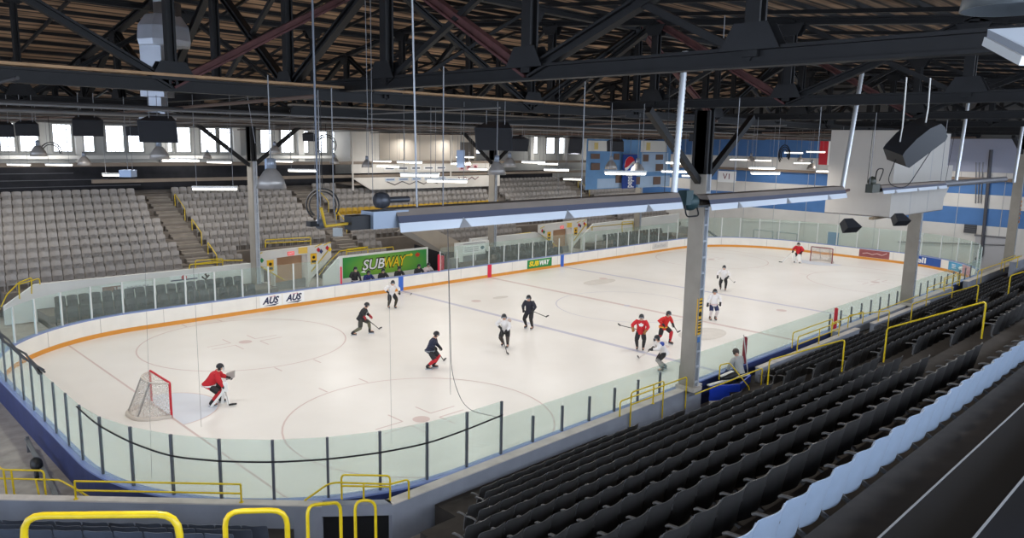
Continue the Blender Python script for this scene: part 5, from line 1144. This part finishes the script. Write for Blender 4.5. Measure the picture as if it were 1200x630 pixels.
# ================================================================== GOALS
NETM = net_mat('net_cord', (196, 190, 182), 30, .42)
def goal(label, gx, s, fm):
    t = thing('hockey_goal', label, 'goal', (gx, 0, 0)); q = MB(); w, h = .915, 1.22
    q.tube(rounded([(gx, -w, 0), (gx, -w, h), (gx, w, h), (gx, w, 0)], .06), .04, 10); q.build('front_frame', RED if fm is None else fm, t, label='red front frame')
    def bowl(y, d, p=2.6): return d*(1-abs(y/1.05)**p)
    ys = np.linspace(-1, 1, 15); base = [(gx-s*(1.02*(1-abs(v)**3.2)), v*1.0*(w+.1*(1-abs(v)**8)), .04) for v in ys]; top = [(gx-s*(.5*(1-abs(v)**3.)), v*w, h-.02) for v in ys]
    fr = mat('goal_back_pale', (196, 186, 176), .6)
    q = MB(); q.tube(base, .055, 8); q.build('base_frame', fr, t); q = MB(); q.tube(top, .028, 8); q.build('top_frame', fr, t)
    q = MB(); q.tube([top[4], base[4]], .03, 6); q.build('back_brace', mat('goal_brace', (150, 146, 142), .6), t); q = MB(); q.tube([top[10], base[10]], .03, 6); q.build('back_brace', MATS['goal_brace'], t)
    q = MB(); q.grid([base, [tuple(np.array(a)*.5+np.array(c)*.5) for a, c in zip(base, top)], top]); q.grid([top, [(gx, v*w, h) for v in ys]]); q.build('net', NETM, t)
    q = MB(); q.tube([(x_, y_, .03) for x_, y_, _ in base], [.085]*15, 8); q.build('skirt_pad', mat('skirt_beige', (200, 190, 180), .7), t); return t
goal('red framed goal with white net at the left end', 0., 1, None)
goal('dark red framed goal with white net at the distant end', GOALX, -1, mat('goal_wine', (120, 44, 58), .5))
# things by the left end boards
t = thing('tool_cart', 'long low frame with small black wheels on concrete by the left boards', 'cart', (-4.3, -2.5, 0)); q = MB(); q.bar((-4.2, -.8, .35), (-4.45, -5.2, .06), .12, .05); q.build('long_bar', GPIPE, t); q = MB(); q.ball((-4.4, -2.8, .25), (.16, .3, .2)); q.build('motor', BLACK, t); q = MB(); q.lathe([(0, -.04), (.12, -.04), (.12, .04), (0, .04)], (-4.5, -3.2, .1), 12, axis=(1, 0, 0)); q.build('wheel', BLACK, t); q = MB(); q.bar((-4.2, -.9, -.05), (-4.2, -.9, .45), .08); q.build('upright', GPIPE, t); q = MB(); q.bar((-4.45, -5.0, -.05), (-4.45, -5.0, .08), .08); q.build('foot', GPIPE, t)
NETD = mat('net_dark', (70, 72, 74), .8)
t = thing('rolled_net', 'dark gathered safety net lying along the top of left end glass', 'net', (XN-.2, 4, 2.45))
pb = [(-2.9, 9.0), (-3.45, 7.2), (-3.75, 5.), (-3.8, 3.), (-3.8, .8), (-3.8, -1.5)]
for k in range(5): q = MB(); q.tube([(x_+.08*math.sin(3*i+k*2), y_+.1*math.cos(2*i+k), 2.47+.07*math.sin(i*1.7+k*1.3)+.03*k) for i, (x_, y_) in enumerate(pb)], .03, 6); q.build('net_strand', NETD, t)
pts = [(*p[:2], z) for p, z in zip([ony(115, 490, 0)]*0, [])]
gl = [np.array(p) for p in PGL]; idx = [i for i in range(len(gl)) if gl[i][1] < -4.8]
pts = []
for k, i in enumerate(idx):
    p = gl[i]; n = np.array((.0, 0)); c = np.array((XN+RN, -HW+RN)); dirv = p-c; 
    off = np.array((-.06, 0)) if p[1] > c[1] else (np.array((0, -.06)) if p[0] > c[0] else dirv/np.linalg.norm(dirv)*.06)
    z = 2.42-.5*min(1, k/3.)+(0 if k < len(idx)-3 else .08*(k-len(idx)+3)); pts.append((*(p+off), z))
cord('black cable sagging along the tall curved glass, near left corner', pts, .022, CABLE, 'sagging_cable', 'cable', .5)

# ================================================================== PEOPLE
SK = []          # objects whose skin modifier is evaluated at the end
def skin(name, verts, edges, m, parent, lvl=1):
    me = bpy.data.meshes.new(name); me.from_pydata([tuple(v[0]) for v in verts], edges, []); o = obj(name, me, parent); me.materials.append(m)
    md = o.modifiers.new('skin', 'SKIN'); md.use_smooth_shade = True
    for i, v in enumerate(verts): o.data.skin_vertices[0].data[i].radius = (v[1], v[1] if len(v) < 3 else v[2])
    o.data.skin_vertices[0].data[0].use_root = True
    ss = o.modifiers.new('sub', 'SUBSURF'); ss.levels = lvl; ss.render_levels = lvl; SK.append(o); return o
SKIN = mat('skin', (206, 160, 136), .5); HELB = mat('helmet_black', (34, 34, 38), .3); BLADE = mat('skate_blade', (190, 194, 200), .3, .8); BOOT = mat('skate_boot', (32, 32, 36), .45)
def V3(*a): return np.array(a, float)
def ik(a, c, l1, l2, hint):
    d = c-a; L = np.linalg.norm(d); mx = (l1+l2)*.995
    if L > mx: c = a+d/L*mx; d = c-a; L = mx
    x = (l1*l1-l2*l2+L*L)/(2*L); h = math.sqrt(max(l1*l1-x*x, 0)); u = d/L; hv = np.array(hint, float); hv = hv-u*(hv@u); hv /= np.linalg.norm(hv)+1e-9; return a+u*x+hv*h, c
def person(label, x, y, head, jersey, pants, socks, helmet=HELB, glove=None, lean=18, crouch=.10, lf=(.12, .16), rf=(-.08, -.16), hl=(.42, .16, .98), hr=(.30, -.24, 1.08), H=1.0, z0=0., skates=True, sit=False, trim=None, emblem=None, goalie=False, look=0., hips_back=0., bare=False, mark=None):
    """hockey figure; local frame +X = facing, +Y = its left. returns (empty, world hand positions)"""
    t = thing('person', label, 'person', (x, y, z0)); c, s = math.cos(head), math.sin(head)
    Wp = lambda p: V3(x+H*(c*p[0]-s*p[1]), y+H*(s*p[0]+c*p[1]), z0+H*p[2])
    ank = .16 if skates else .09
    hz = (.98-crouch) if not sit else .56; hb = -hips_back-.25*crouch
    hip = V3(hb, 0, hz); la = math.radians(lean); up = V3(math.sin(la), 0, math.cos(la))
    chest = hip+up*.36; neck = hip+up*.53; hd = neck+V3(.05+.03*math.sin(la), 0, .06); top = hd+V3(.035, 0, .17)
    hipL, hipR = hip+V3(0, .10, -.04), hip+V3(0, -.10, -.04); aL, aR = V3(lf[0], lf[1], ank), V3(rf[0], rf[1], ank)
    kL, aL = ik(hipL, aL, .43, .43, (1, .25, 0)); kR, aR = ik(hipR, aR, .43, .43, (1, -.25, 0))
    shL, shR = neck+up*-.05+V3(0, .20, 0), neck+up*-.05+V3(0, -.20, 0)
    eL, wL = ik(shL, V3(*hl), .29, .27, (-.35, .8, -.6)); eR, wR = ik(shR, V3(*hr), .29, .27, (-.35, -.8, -.6))
    tL, tR = aL+V3(.17, .03, -.06), aR+V3(.17, -.03, -.06)
    W = Wp; r = lambda k: k*H
    # continuous body
    bv = [(W(hip), r(.13)), (W(hip+up*.18), r(.125)), (W(chest), r(.14)), (W(neck), r(.062)), (W(hd), r(.078)), (W(top), r(.085)), (W(shL), r(.07)), (W(eL), r(.048)), (W(wL), r(.036)), (W(shR), r(.07)), (W(eR), r(.048)), (W(wR), r(.036)),
          (W(hipL), r(.09)), (W(kL), r(.062)), (W(aL), r(.042)), (W(tL), r(.035)), (W(hipR), r(.09)), (W(kR), r(.062)), (W(aR), r(.042)), (W(tR), r(.035)), (W(hd+V3(.10, 0, .05)), r(.022))]
    be = [(0, 1), (1, 2), (2, 3), (3, 4), (4, 5), (2, 6), (6, 7), (7, 8), (2, 9), (9, 10), (10, 11), (0, 12), (12, 13), (13, 14), (14, 15), (0, 16), (16, 17), (17, 18), (18, 19), (4, 20)]
    skin('body', bv, be, SKIN, t)
    # jersey: torso and sleeves in one cloth, hem over the hips
    jw = 1.12 if goalie else 1.0; hem = hip+up*-.0; fl = lambda a, b_, k: a+(b_-a)*k
    fw = V3(up[2], 0, -up[0])
    def loft(m, rings, n=14):
        V = [W(cc+V3(0, 1, 0)*a_*math.cos(2*PI*q_/n)+ff*d_*math.sin(2*PI*q_/n)) for cc, a_, d_, ff in rings for q_ in range(n)]; k_ = len(rings)
        m.add(V, [(i*n+q_, i*n+(q_+1) % n, (i+1)*n+(q_+1) % n, (i+1)*n+q_) for i in range(k_-1) for q_ in range(n)], 0, True); m.add(V[:n][::-1]+V[-n:], [tuple(range(n)), tuple(range(n, 2*n))])
    m = MB(); low = .12 if not sit else .02
    loft(m, [(hip-up*low+V3(.01, 0, 0), .225*jw, .21*jw, fw), (hip+up*.04, .2*jw, .17*jw, fw), (hip+up*.2, .195*jw, .16*jw, fw), (chest, .225*jw, .165*jw, fw), (neck-up*.08, .205*jw, .125*jw, fw), (neck-up*.02, .12, .095, fw), (neck+up*.02, .07, .07, fw)])
    for sh, e_, w_ in ((shL, eL, wL), (shR, eR, wR)):
        m.tube([W(fl(neck-up*.1, sh, .45)), W(sh-up*.015), W(fl(sh, e_, .5)), W(e_), W(fl(e_, w_, .5)), W(fl(e_, w_, .86))], [r(.06), r(.088*jw), r(.09*jw), r(.084*jw), r(.07), r(.058)], 10)
    m.build('jersey', jersey, t)
    m = MB(); loft(m, [(hip-up*.16, .12, .12, fw), (hip-up*.08, .19, .165, fw), (hip+up*.08, .18, .15, fw)])
    for hp, kk in ((hipL, kL), (hipR, kR)): m.tube([W(hp+V3(0, 0, .05)), W(fl(hp, kk, .3)), W(fl(hp, kk, .65)), W(fl(hp, kk, .92))], [r(.1), r(.118), r(.116), r(.104)], 10)
    m.build('pants', pants, t)
    for kk, aa in ((kL, aL), (kR, aR)):
        m = MB(); m.tube([W(kk+(aa-kk)*f) for f in (-.14, .0, .3, .6, .85, 1.05)], [r(.07), r(.09), r(.084), r(.074), r(.058), r(.05)], 10); m.build('sock', socks, t)
        if goalie:
            d = W(aa)-W(kk); n = np.array((c, s, 0)); cc = (W(kk)+W(aa))/2+n*.08-(0, 0, .02); dn = d/np.linalg.norm(d); side = np.cross(dn, n); m = MB(); m.obox(cc-dn*.06, dn*.42, side*.135, np.cross(side, dn)*.05); m.build('leg_pad', PRWHITE, t)
    if skates:
        for aa, kk2 in ((aL, kL), (aR, kR)):
            m = MB(); m.tube([W(aa+(kk2-aa)*.28), W(aa+V3(-.02, 0, -.02)), W(aa+V3(-.04, 0, -.07))], [r(.068), r(.06), r(.052)], 8); m.tube([W(aa+V3(-.05, 0, -.07)), W(aa+V3(.08, 0, -.07)), W(aa+V3(.19, 0, -.075))], [r(.05), r(.05), r(.032)], 8); m.build('skate_boot', BOOT, t)
            m = MB(); m.bar(W(aa+V3(-.1, 0, -ank+.022)), W(aa+V3(.2, 0, -ank+.022)), .012, .044*H); m.bar(W(aa+V3(-.06, 0, -ank+.06)), W(aa+V3(.15, 0, -ank+.06)), .02, .05); m.build('skate_blade', BLADE, t)
    else:
        for aa, tt in ((aL, tL), (aR, tR)): m = MB(); m.tube([W(aa+V3(-.05, 0, -.04)), W(aa+V3(.08, 0, -.05)), W(aa+V3(.18, 0, -.06))], [r(.05), r(.05), r(.035)], 8); m.build('shoe', BOOT, t)
    # helmet with ear flaps, visor or cage
    hc = hd+V3(.02, 0, .12)
    if not bare:
        m = MB(); hx = V3(c, s, 0)*H; hy = V3(-s, c, 0)*H; C0_ = W(hc); n_, k_ = 14, 6; V = []
        for i in range(k_+1):
            th = (PI*.56)*i/k_
            for j in range(n_): ph = 2*PI*j/n_; V.append(C0_+hx*(.135*math.sin(th)*math.cos(ph))+hy*(.115*math.sin(th)*math.sin(ph))+V3(0, 0, .125*math.cos(th))*H)
        m.add(V, [(i*n_+j, (i+1)*n_+j, (i+1)*n_+(j+1) % n_, i*n_+(j+1) % n_) for i in range(k_) for j in range(n_)], 0, True)
        for sd in (-1, 1): m.obox(C0_+hy*.108*sd-hx*.015-V3(0, 0, .055), hx*.05, hy*.012, V3(0, 0, .05))
        m.build('helmet', helmet, t)
        m = MB()
        if goalie:
            for a in np.linspace(-.8, .8, 5): m.tube([C0_+hx*.12*math.cos(a)+hy*.12*math.sin(a)+V3(0, 0, .02), C0_+hx*.15*math.cos(a)+hy*.13*math.sin(a)-V3(0, 0, .07), C0_+hx*.12*math.cos(a)+hy*.1*math.sin(a)-V3(0, 0, .15)], .006, 5)
        else:
            m.add([C0_+hx*.135*math.cos(a)+hy*.115*math.sin(a)+V3(0, 0, z_) for z_ in (.0, -.06) for a in np.linspace(-.9, .9, 8)], [(i, i+1, i+9, i+8) for i in range(7)], 0, True)
        m.build('face_guard', BLADE if goalie else mat('visor', (120, 128, 134), .1), t)
    else:
        m = MB(); m.ball(tuple(W(hc+V3(-.015, 0, .015))), (.093*H, .088*H, .1*H), 12, 8); m.build('hair', helmet, t)
    # gloved hands: palm, four bent fingers and a thumb
    glv = glove or mat('glove_black', (34, 32, 34), .5)
    for ww, ee, sd in ((wL, eL, 1), (wR, eR, -1)):
        d = ww-ee; d /= np.linalg.norm(d)+1e-9; m = MB(); side = np.cross(d, (0, 0, 1.)); side /= np.linalg.norm(side)+1e-9; dn = np.cross(side, d)
        m.tube([W(ww-d*.07), W(ww)], [r(.066), r(.055)], 8); m.tube([W(ww), W(ww+d*.05), W(ww+d*.085)], [r(.05), r(.056), r(.045)], 8)
        for k in range(4):
            o_ = side*(.036-.024*k); L_ = (.042, .05, .048, .036)[k]; p = ww+d*.085+o_; m.tube([W(p), W(p+d*L_*.8-dn*.012), W(p+d*L_-dn*.05), W(p+d*L_*.4-dn*.075)], [r(.017), r(.017), r(.015), r(.012)], 6)
        p = ww+d*.03+side*.05*sd; m.tube([W(p), W(p+side*.03*sd+d*.035-dn*.02), W(p+side*.015*sd+d*.06-dn*.055)], [r(.018), r(.017), r(.013)], 6); m.build('glove', glv, t)
    if trim is not None:
        m = MB(); P0 = W(hem-up*.04); n_ = 16; a1 = V3(c, s, 0); a2 = V3(-s, c, 0); V = [P0+(a1*math.cos(2*PI*j/n_)+a2*math.sin(2*PI*j/n_))*(.222*H*jw)+V3(0, 0, zz_) for zz_ in (-.03, .03) for j in range(n_)]
        m.add(V, [(j, (j+1) % n_, n_+(j+1) % n_, n_+j) for j in range(n_)], 0, True); m.build('jersey_stripe', trim, t)
    if emblem is not None:
        f_ = np.cross(V3(0, 1, 0), up); cpt = chest-up*.03+f_*.168; m = MB(); fx = W(cpt); n3 = (W(cpt+f_)-fx); n3 /= np.linalg.norm(n3); sy = V3(-s, c, 0); su = np.cross(n3, sy)
        if emblem[0] == 'leaf': m.prism([fx-sy*xx*.24*H*1.+np.cross(n3, sy)*yy*-.24*H*-1. for xx, yy in LEAF], n3*.012)
        else:
            for kx in range(3): m.obox(fx+sy*(-.08+.08*kx)+su*.02, sy*.026, su*.045, n3*.012)
            m.obox(fx-su*.09, sy*.11, su*.012, n3*.012)
        m.build('chest_emblem', emblem[1], t)
    if mark is not None:       # shoulder panel
        m = MB(); m.ball(tuple(W(shL+V3(-.02, .02, .0))), (.105*H, .105*H, .1*H), 10, 6); m.build('shoulder_panel', mark, t)
    return t, W(wL), W(wR)
def stick(label, top, low, blade_end, m=None, goalie=False):
    """hockey stick: butt end beyond TOP hand, through LOW, to the heel near BLADE_END"""
    top, low, be = map(lambda p: np.array(p, float), (top, low, blade_end)); d = be-top; L = np.linalg.norm(d); u = d/L
    t = thing('hockey_stick', label, 'stick', be); q = MB(); heel = be; q.bar(top-u*.08, heel, .026 if not goalie else .05, .03); q.build('shaft', m or mat('stick_shaft', (48, 46, 46), .5), t)
    if goalie: q = MB(); q.bar(top+u*L*.55, heel, .03, .09); q.build('paddle', PRWHITE, t)
    h = V3(u[0], u[1], 0); n_ = np.linalg.norm(h); h = h/n_ if n_ > .05 else V3(1, 0, 0); q = MB(); q.tube([heel, heel+h*.14+(0, 0, .01), heel+h*.27+np.cross(h, (0, 0, 1))*.03+(0, 0, .02)], [.035, .038, .03], 6); q.build('blade', HELB, t); return t
J = lambda n, c, nz=.06: mat('jersey_'+n, c, .7, 0, nz, 6)
JR, JW, JN, JK, JG, JRY = J('red', (196, 34, 44)), J('white', (226, 222, 220)), J('navy', (36, 40, 62)), J('black', (40, 40, 42)), J('grey', (172, 172, 168)), J('scarlet', (212, 40, 36))
PK, PN = mat('pants_black', (36, 34, 36), .6), mat('pants_navy', (40, 46, 84), .6); SR, SWh, SKk = mat('sock_red', (190, 40, 48), .7), mat('sock_white', (222, 218, 214), .7), mat('sock_black', (46, 44, 44), .7, 0, .3, 8)
RDEG = math.radians; RIGHT, TOWARD = RDEG(-44.5), RDEG(225.)
STK = mat('stick_white', (196, 190, 186), .5)
I = lambda u, v, z=0.: onz(u, v, z)
def reach(W_hand, blade): return W_hand
# 1 goalie at the left goal
p = I(251, 474); t, hl_, hr_ = person('goalie in red jersey crouching in front of the left goal', p[0], p[1], RIGHT+.25, JR, PK, SR, lean=34, crouch=.2, lf=(.2, .2), rf=(-.06, -.2), hl=(.5, .24, .92), hr=(.4, -.26, .66), goalie=True, trim=PRWHITE, hips_back=.08)
q = MB(); q.obox(hl_+V3(.06, -.02, .06), V3(.1, -.1, .05), V3(.02, .02, .12), V3(.04, .04, 0)); q.build('catching_glove', mat('catcher_grey', (170, 166, 160), .6), t); q = MB(); q.obox(hr_+V3(.02, -.02, .04), V3(.07, -.07, 0), V3(0, 0, .17), V3(.03, .03, 0)); q.build('blocker', PRWHITE, t)
stick('goalie stick with white paddle held by the left goalie', hr_+V3(0, 0, .1), hr_, I(268, 474, .05), STK, True)
# 2 black jersey striding
p = I(424, 392); t, hl_, hr_ = person('skater in black jersey striding right, left part of the ice', p[0], p[1], RIGHT+.1, JK, mat('pants_olive', (62, 60, 54), .6), mat('sock_olive', (104, 102, 84), .7), lean=24, crouch=.14, lf=(.38, .2), rf=(-.42, -.16), hl=(.42, .1, .9), hr=(.18, -.42, .98), glove=mat('glove_red', (170, 40, 52), .5), emblem=('bars', mat('emblem_grey', (190, 190, 190), .6)))
stick('stick held out to the right by the skater in black', hr_, hl_, I(444, 385, .03))
# 3 white jersey by the far blue line
p = I(459, 361); t, hl_, hr_ = person('skater in white jersey near the far boards by the blue line', p[0], p[1], TOWARD+.5, JW, PK, mat('sock_blackyellow', (60, 54, 40), .7, 0, .4, 9), lean=20, crouch=.12, hl=(.3, .36, .95), hr=(.2, -.3, 1.0), helmet=HELB, mark=None)
b3 = I(481, 345, .12); stick('stick with white shaft trailing from skater near far boards', hl_, hl_+(b3-hl_)*.3, b3, STK)
# 4 navy
p = I(505, 432); t, hl_, hr_ = person('skater in navy jersey and red socks gliding right, centre left', p[0], p[1], RIGHT-.05, JN, PK, SR, lean=20, crouch=.14, lf=(.1, .12), rf=(-.12, -.12), hl=(.36, .14, .9), hr=(.2, -.26, 1.0), trim=mat('trim_grey', (120, 124, 130), .6))
stick('stick held low to the right by the skater in navy', hr_, hl_, I(520, 422, .03))
# 5 white leaning
p = I(592, 406); t, hl_, hr_ = person('skater in white jersey leaning on a stick at centre ice', p[0], p[1], TOWARD-.25, JW, PK, mat('sock_dark_striped', (70, 62, 58), .7, 0, .4, 9), lean=28, crouch=.1, lf=(.12, .15), rf=(-.12, -.15), hl=(.36, .12, .84), hr=(.26, -.2, .98), mark=mat('panel_beige', (190, 170, 158), .7))
stick('stick planted on the ice in front of leaning white skater', hr_, hl_, I(594, 413, .03))
# 6 dark tall
p = I(620, 385); t, hl_, hr_ = person('tall skater all in dark navy standing near the centre circle', p[0], p[1], TOWARD-.45, mat('jersey_dark', (38, 38, 50), .7), PK, SKk, lean=8, crouch=.04, lf=(.06, .2), rf=(-.04, -.18), hl=(.3, .3, 1.0), hr=(.34, -.18, 1.02), H=1.02)
b6 = I(640, 371, .35); stick('stick held sideways to the right by the tall dark skater', hl_, hl_+(b6-hl_)*.3, b6)
# 7 red with leaf
p = I(750, 410); t, hl_, hr_ = person('skater in red jersey with white leaf emblem, standing left of three', p[0], p[1], TOWARD-.2, JR, PK, SKk, lean=8, crouch=.05, lf=(.06, .14), rf=(-.04, -.14), hl=(.28, .22, .98), hr=(.3, -.36, 1.06), glove=mat('glove_tan', (160, 110, 60), .5), emblem=('leaf', PRWHITE))
b7 = I(727, 381, .75); stick('dark stick pointing left from the skater with leaf emblem', hl_, hr_, b7)
# 8 red yellow striding
p = I(777, 402); t, hl_, hr_ = person('skater in red and yellow jersey striding beside the tall column', p[0], p[1], RIGHT-.9, JRY, PK, SR, lean=22, crouch=.12, lf=(.3, .14), rf=(-.4, -.14), hl=(.3, .3, .95), hr=(.2, -.3, 1.0), trim=mat('trim_gold', (230, 180, 60), .6))
b8 = I(794, 389, .45); stick('stick pointing right from the red and yellow skater', hl_, hl_+(b8-hl_)*.3, b8)
# 9 white with blue shoulder near the glass
p = I(776, 434); t, hl_, hr_ = person('skater in white jersey with blue shoulder reaching left near glass', p[0], p[1], RDEG(150), JW, PK, mat('sock_grey', (150, 148, 144), .7, 0, .25, 9), lean=30, crouch=.16, lf=(.1, .16), rf=(-.2, -.14), hl=(.62, .16, 1.0), hr=(.4, -.2, .95), mark=mat('panel_blue', (52, 76, 160), .6))
b9 = I(749, 419, .1); stick('pale stick poked left by the white skater near the glass', hr_, hl_, b9, STK)
# 10, 11 beyond the column
p = I(835, 375); t, hl_, hr_ = person('player in white jersey and navy pants standing right of the column', p[0], p[1], TOWARD+.1, JW, PN, mat('sock_white_red', (216, 206, 204), .7, 0, .08, 9), lean=4, crouch=.03, lf=(.02, .14), rf=(-.02, -.14), hl=(.2, .3, .98), hr=(.22, -.42, .92), trim=mat('trim_rose', (220, 190, 186), .6))
p = I(847, 340); t, hl_, hr_ = person('player in white jersey and black pants gliding, far right ice', p[0], p[1], TOWARD-.3, JW, PK, SKk, lean=12, crouch=.08, lf=(.1, .16), rf=(-.18, -.16), hl=(.3, .28, .98), hr=(.25, -.38, .95))
b11 = I(860, 331, .2); stick('stick pointing right from the distant player in black pants', hl_, hl_+(b11-hl_)*.3, b11, STK)
# 12 far goalie
p = I(935, 308); t, hl_, hr_ = person('goalie in red jersey standing before the distant goal', p[0], p[1], RDEG(185), JR, PK, SWh, lean=16, crouch=.12, lf=(.1, .22), rf=(.06, -.22), hl=(.35, .34, .95), hr=(.32, -.36, .95), goalie=True, H=1.04)
stick('goalie stick pointing left from the distant goalie', hr_, hr_+V3(-.08, .08, -.12), V3(p[0]-.85, p[1]+.95, .04), STK, True)
# bench players across the ice
seatp = dict(sit=True, skates=False, lean=12, lf=(.48, .14), rf=(.48, -.14), hl=(.36, .16, .82), hr=(.36, -.16, .82))
bp = [(412, 'player in black and white standing at left end of far bench', JK, False, JW), (431, 'player in blue seated second on the far bench', J('blue', (40, 48, 110)), True, None), (448, 'player in black seated third on the far bench', JK, True, None), (467, 'player in black leaning seated fourth on the far bench', JK, True, None), (490, 'player in black with red seated fifth on the far bench', JK, True, RED), (501, 'player in pale jersey seated at right end of far bench', J('pale', (206, 190, 188)), True, None)]
for k, (u, lb, j, st, tr) in enumerate(bp):
    xx = ony(u, 320, 13.1)[0]; kw = dict(seatp) if st else dict(lean=4, crouch=.05, skates=True)
    person(lb, xx, 13.15 if st else 12.75, RDEG(-92), j, PK, SKk, z0=0. if st else .0, trim=tr, **kw)
# player on the near bench
p = ony(867, 430, -12.75); t, hl_, hr_ = person('player in pale grey jersey standing at the near bench, back turned', p[0], -12.72, RDEG(80), JG, PK, SKk, helmet=mat('helmet_brown', (70, 62, 56), .4), lean=14, crouch=.02, hl=(.3, .34, .9), hr=(.3, -.34, .95), glove=mat('glove_navy', (44, 56, 96), .5), z0=.08)
stick('stick leaning upright on the boards beside the near bench player', (p[0]+1.0, -12.3, 2.1), (p[0]+1.0, -12.4, 1.6), (p[0]+.95, -12.75, -.02), STK)
t = thing('equipment_pile', 'dark bag with white edge on the bench ledge by the maroon post', 'bag', (15.3, -12.75, .9)); q = MB(); q.ball((15.9, -12.8, 1.02), (.6, .2, .12), 12, 6); q.build('bag', BLACK, t); q = MB(); q.bar((15.2, -12.78, 1.12), (16.1, -12.78, 1.14), .12, .03); q.build('white_flap', WPAINT, t)
# turn the skin figures into plain meshes
bpy.context.view_layer.update(); dg = bpy.context.evaluated_depsgraph_get()
NEW = [(o, bpy.data.meshes.new_from_object(o.evaluated_get(dg))) for o in SK]
for o, me in NEW:
    o.modifiers.clear(); old = o.data; o.data = me; me.name = o.name
    for p_ in me.polygons: p_.use_smooth = True
# ================================================================== LIGHT
W = bpy.data.worlds.new('world'); SC.world = W; W.use_nodes = True
W.node_tree.nodes['Background'].inputs[0].default_value = (*lin((200, 216, 240)), 1); W.node_tree.nodes['Background'].inputs[1].default_value = 4.8
def lamp(x, y, z, e, size=.5, col=(1, .97, .93), shape='DISK', sy=.2, rz=0, spread=PI*.95):  # area light, used for hall lamps and added fills alike
    l = bpy.data.lights.new('lamp_or_fill_light', 'AREA'); l.shape = shape; l.size = size; l.energy = e; l.color = col; l.spread = spread
    if shape == 'RECTANGLE': l.size_y = sy
    o = bpy.data.objects.new('lamp_or_fill_light', l); COL.objects.link(o); o.location = (x, y, z); o.rotation_euler = (0, 0, rz); return o
SC.view_settings.view_transform = 'Standard'; SC.view_settings.look = 'None'; SC.view_settings.gamma = 1; SC.view_settings.use_curve_mapping = False
SC.view_settings.exposure = 0.0
for x in np.arange(0, 58, 7.2):
    for y in (-8, 0, 8): lamp(x, y, 8.9, 185)
for x in np.arange(0, 58, 9.5): lamp(x, 19.5, 8.9, 270)
for x in (-7, 3, 13, 23, 33, 43, 53): lamp(x, -20.5, 9.3, 85)  # unseen fills added to brighten the near stand; no fittings hang there
lamp(-9, -13, 9.2, 120)  # unseen fill added to brighten the near left corner
lamp(-9, 0, 8.9, 200)  # unseen fill added to lift the concrete floor at the left
lamp(30.5, 26.3, 9.6, 60); lamp(35, 26.3, 9.6, 60)
for x in np.arange(-6, 60, 9.0):  # unseen washers added to brighten the far wall
    if 21 < x < 41: continue
    l = lamp(x, 25.9, 8.0, 40, 3.0, shape='RECTANGLE', sy=.2); l.rotation_euler = (math.radians(105), 0, 0)
for x in (26, 32, 38): l = lamp(x, 22.6, 7.6, 40, 3.0, shape='RECTANGLE', sy=.2); l.rotation_euler = (math.radians(75), 0, 0)  # unseen washers added to brighten the press box front
# unseen bluish panels added behind the camera, imitating window daylight
for x in np.arange(-8, 56, 9.0):
    l = lamp(x, -29.5, 10.4, 330, 6.0, (.80, .89, 1), 'RECTANGLE', 1.4); l.rotation_euler = (math.radians(72), 0, 0)
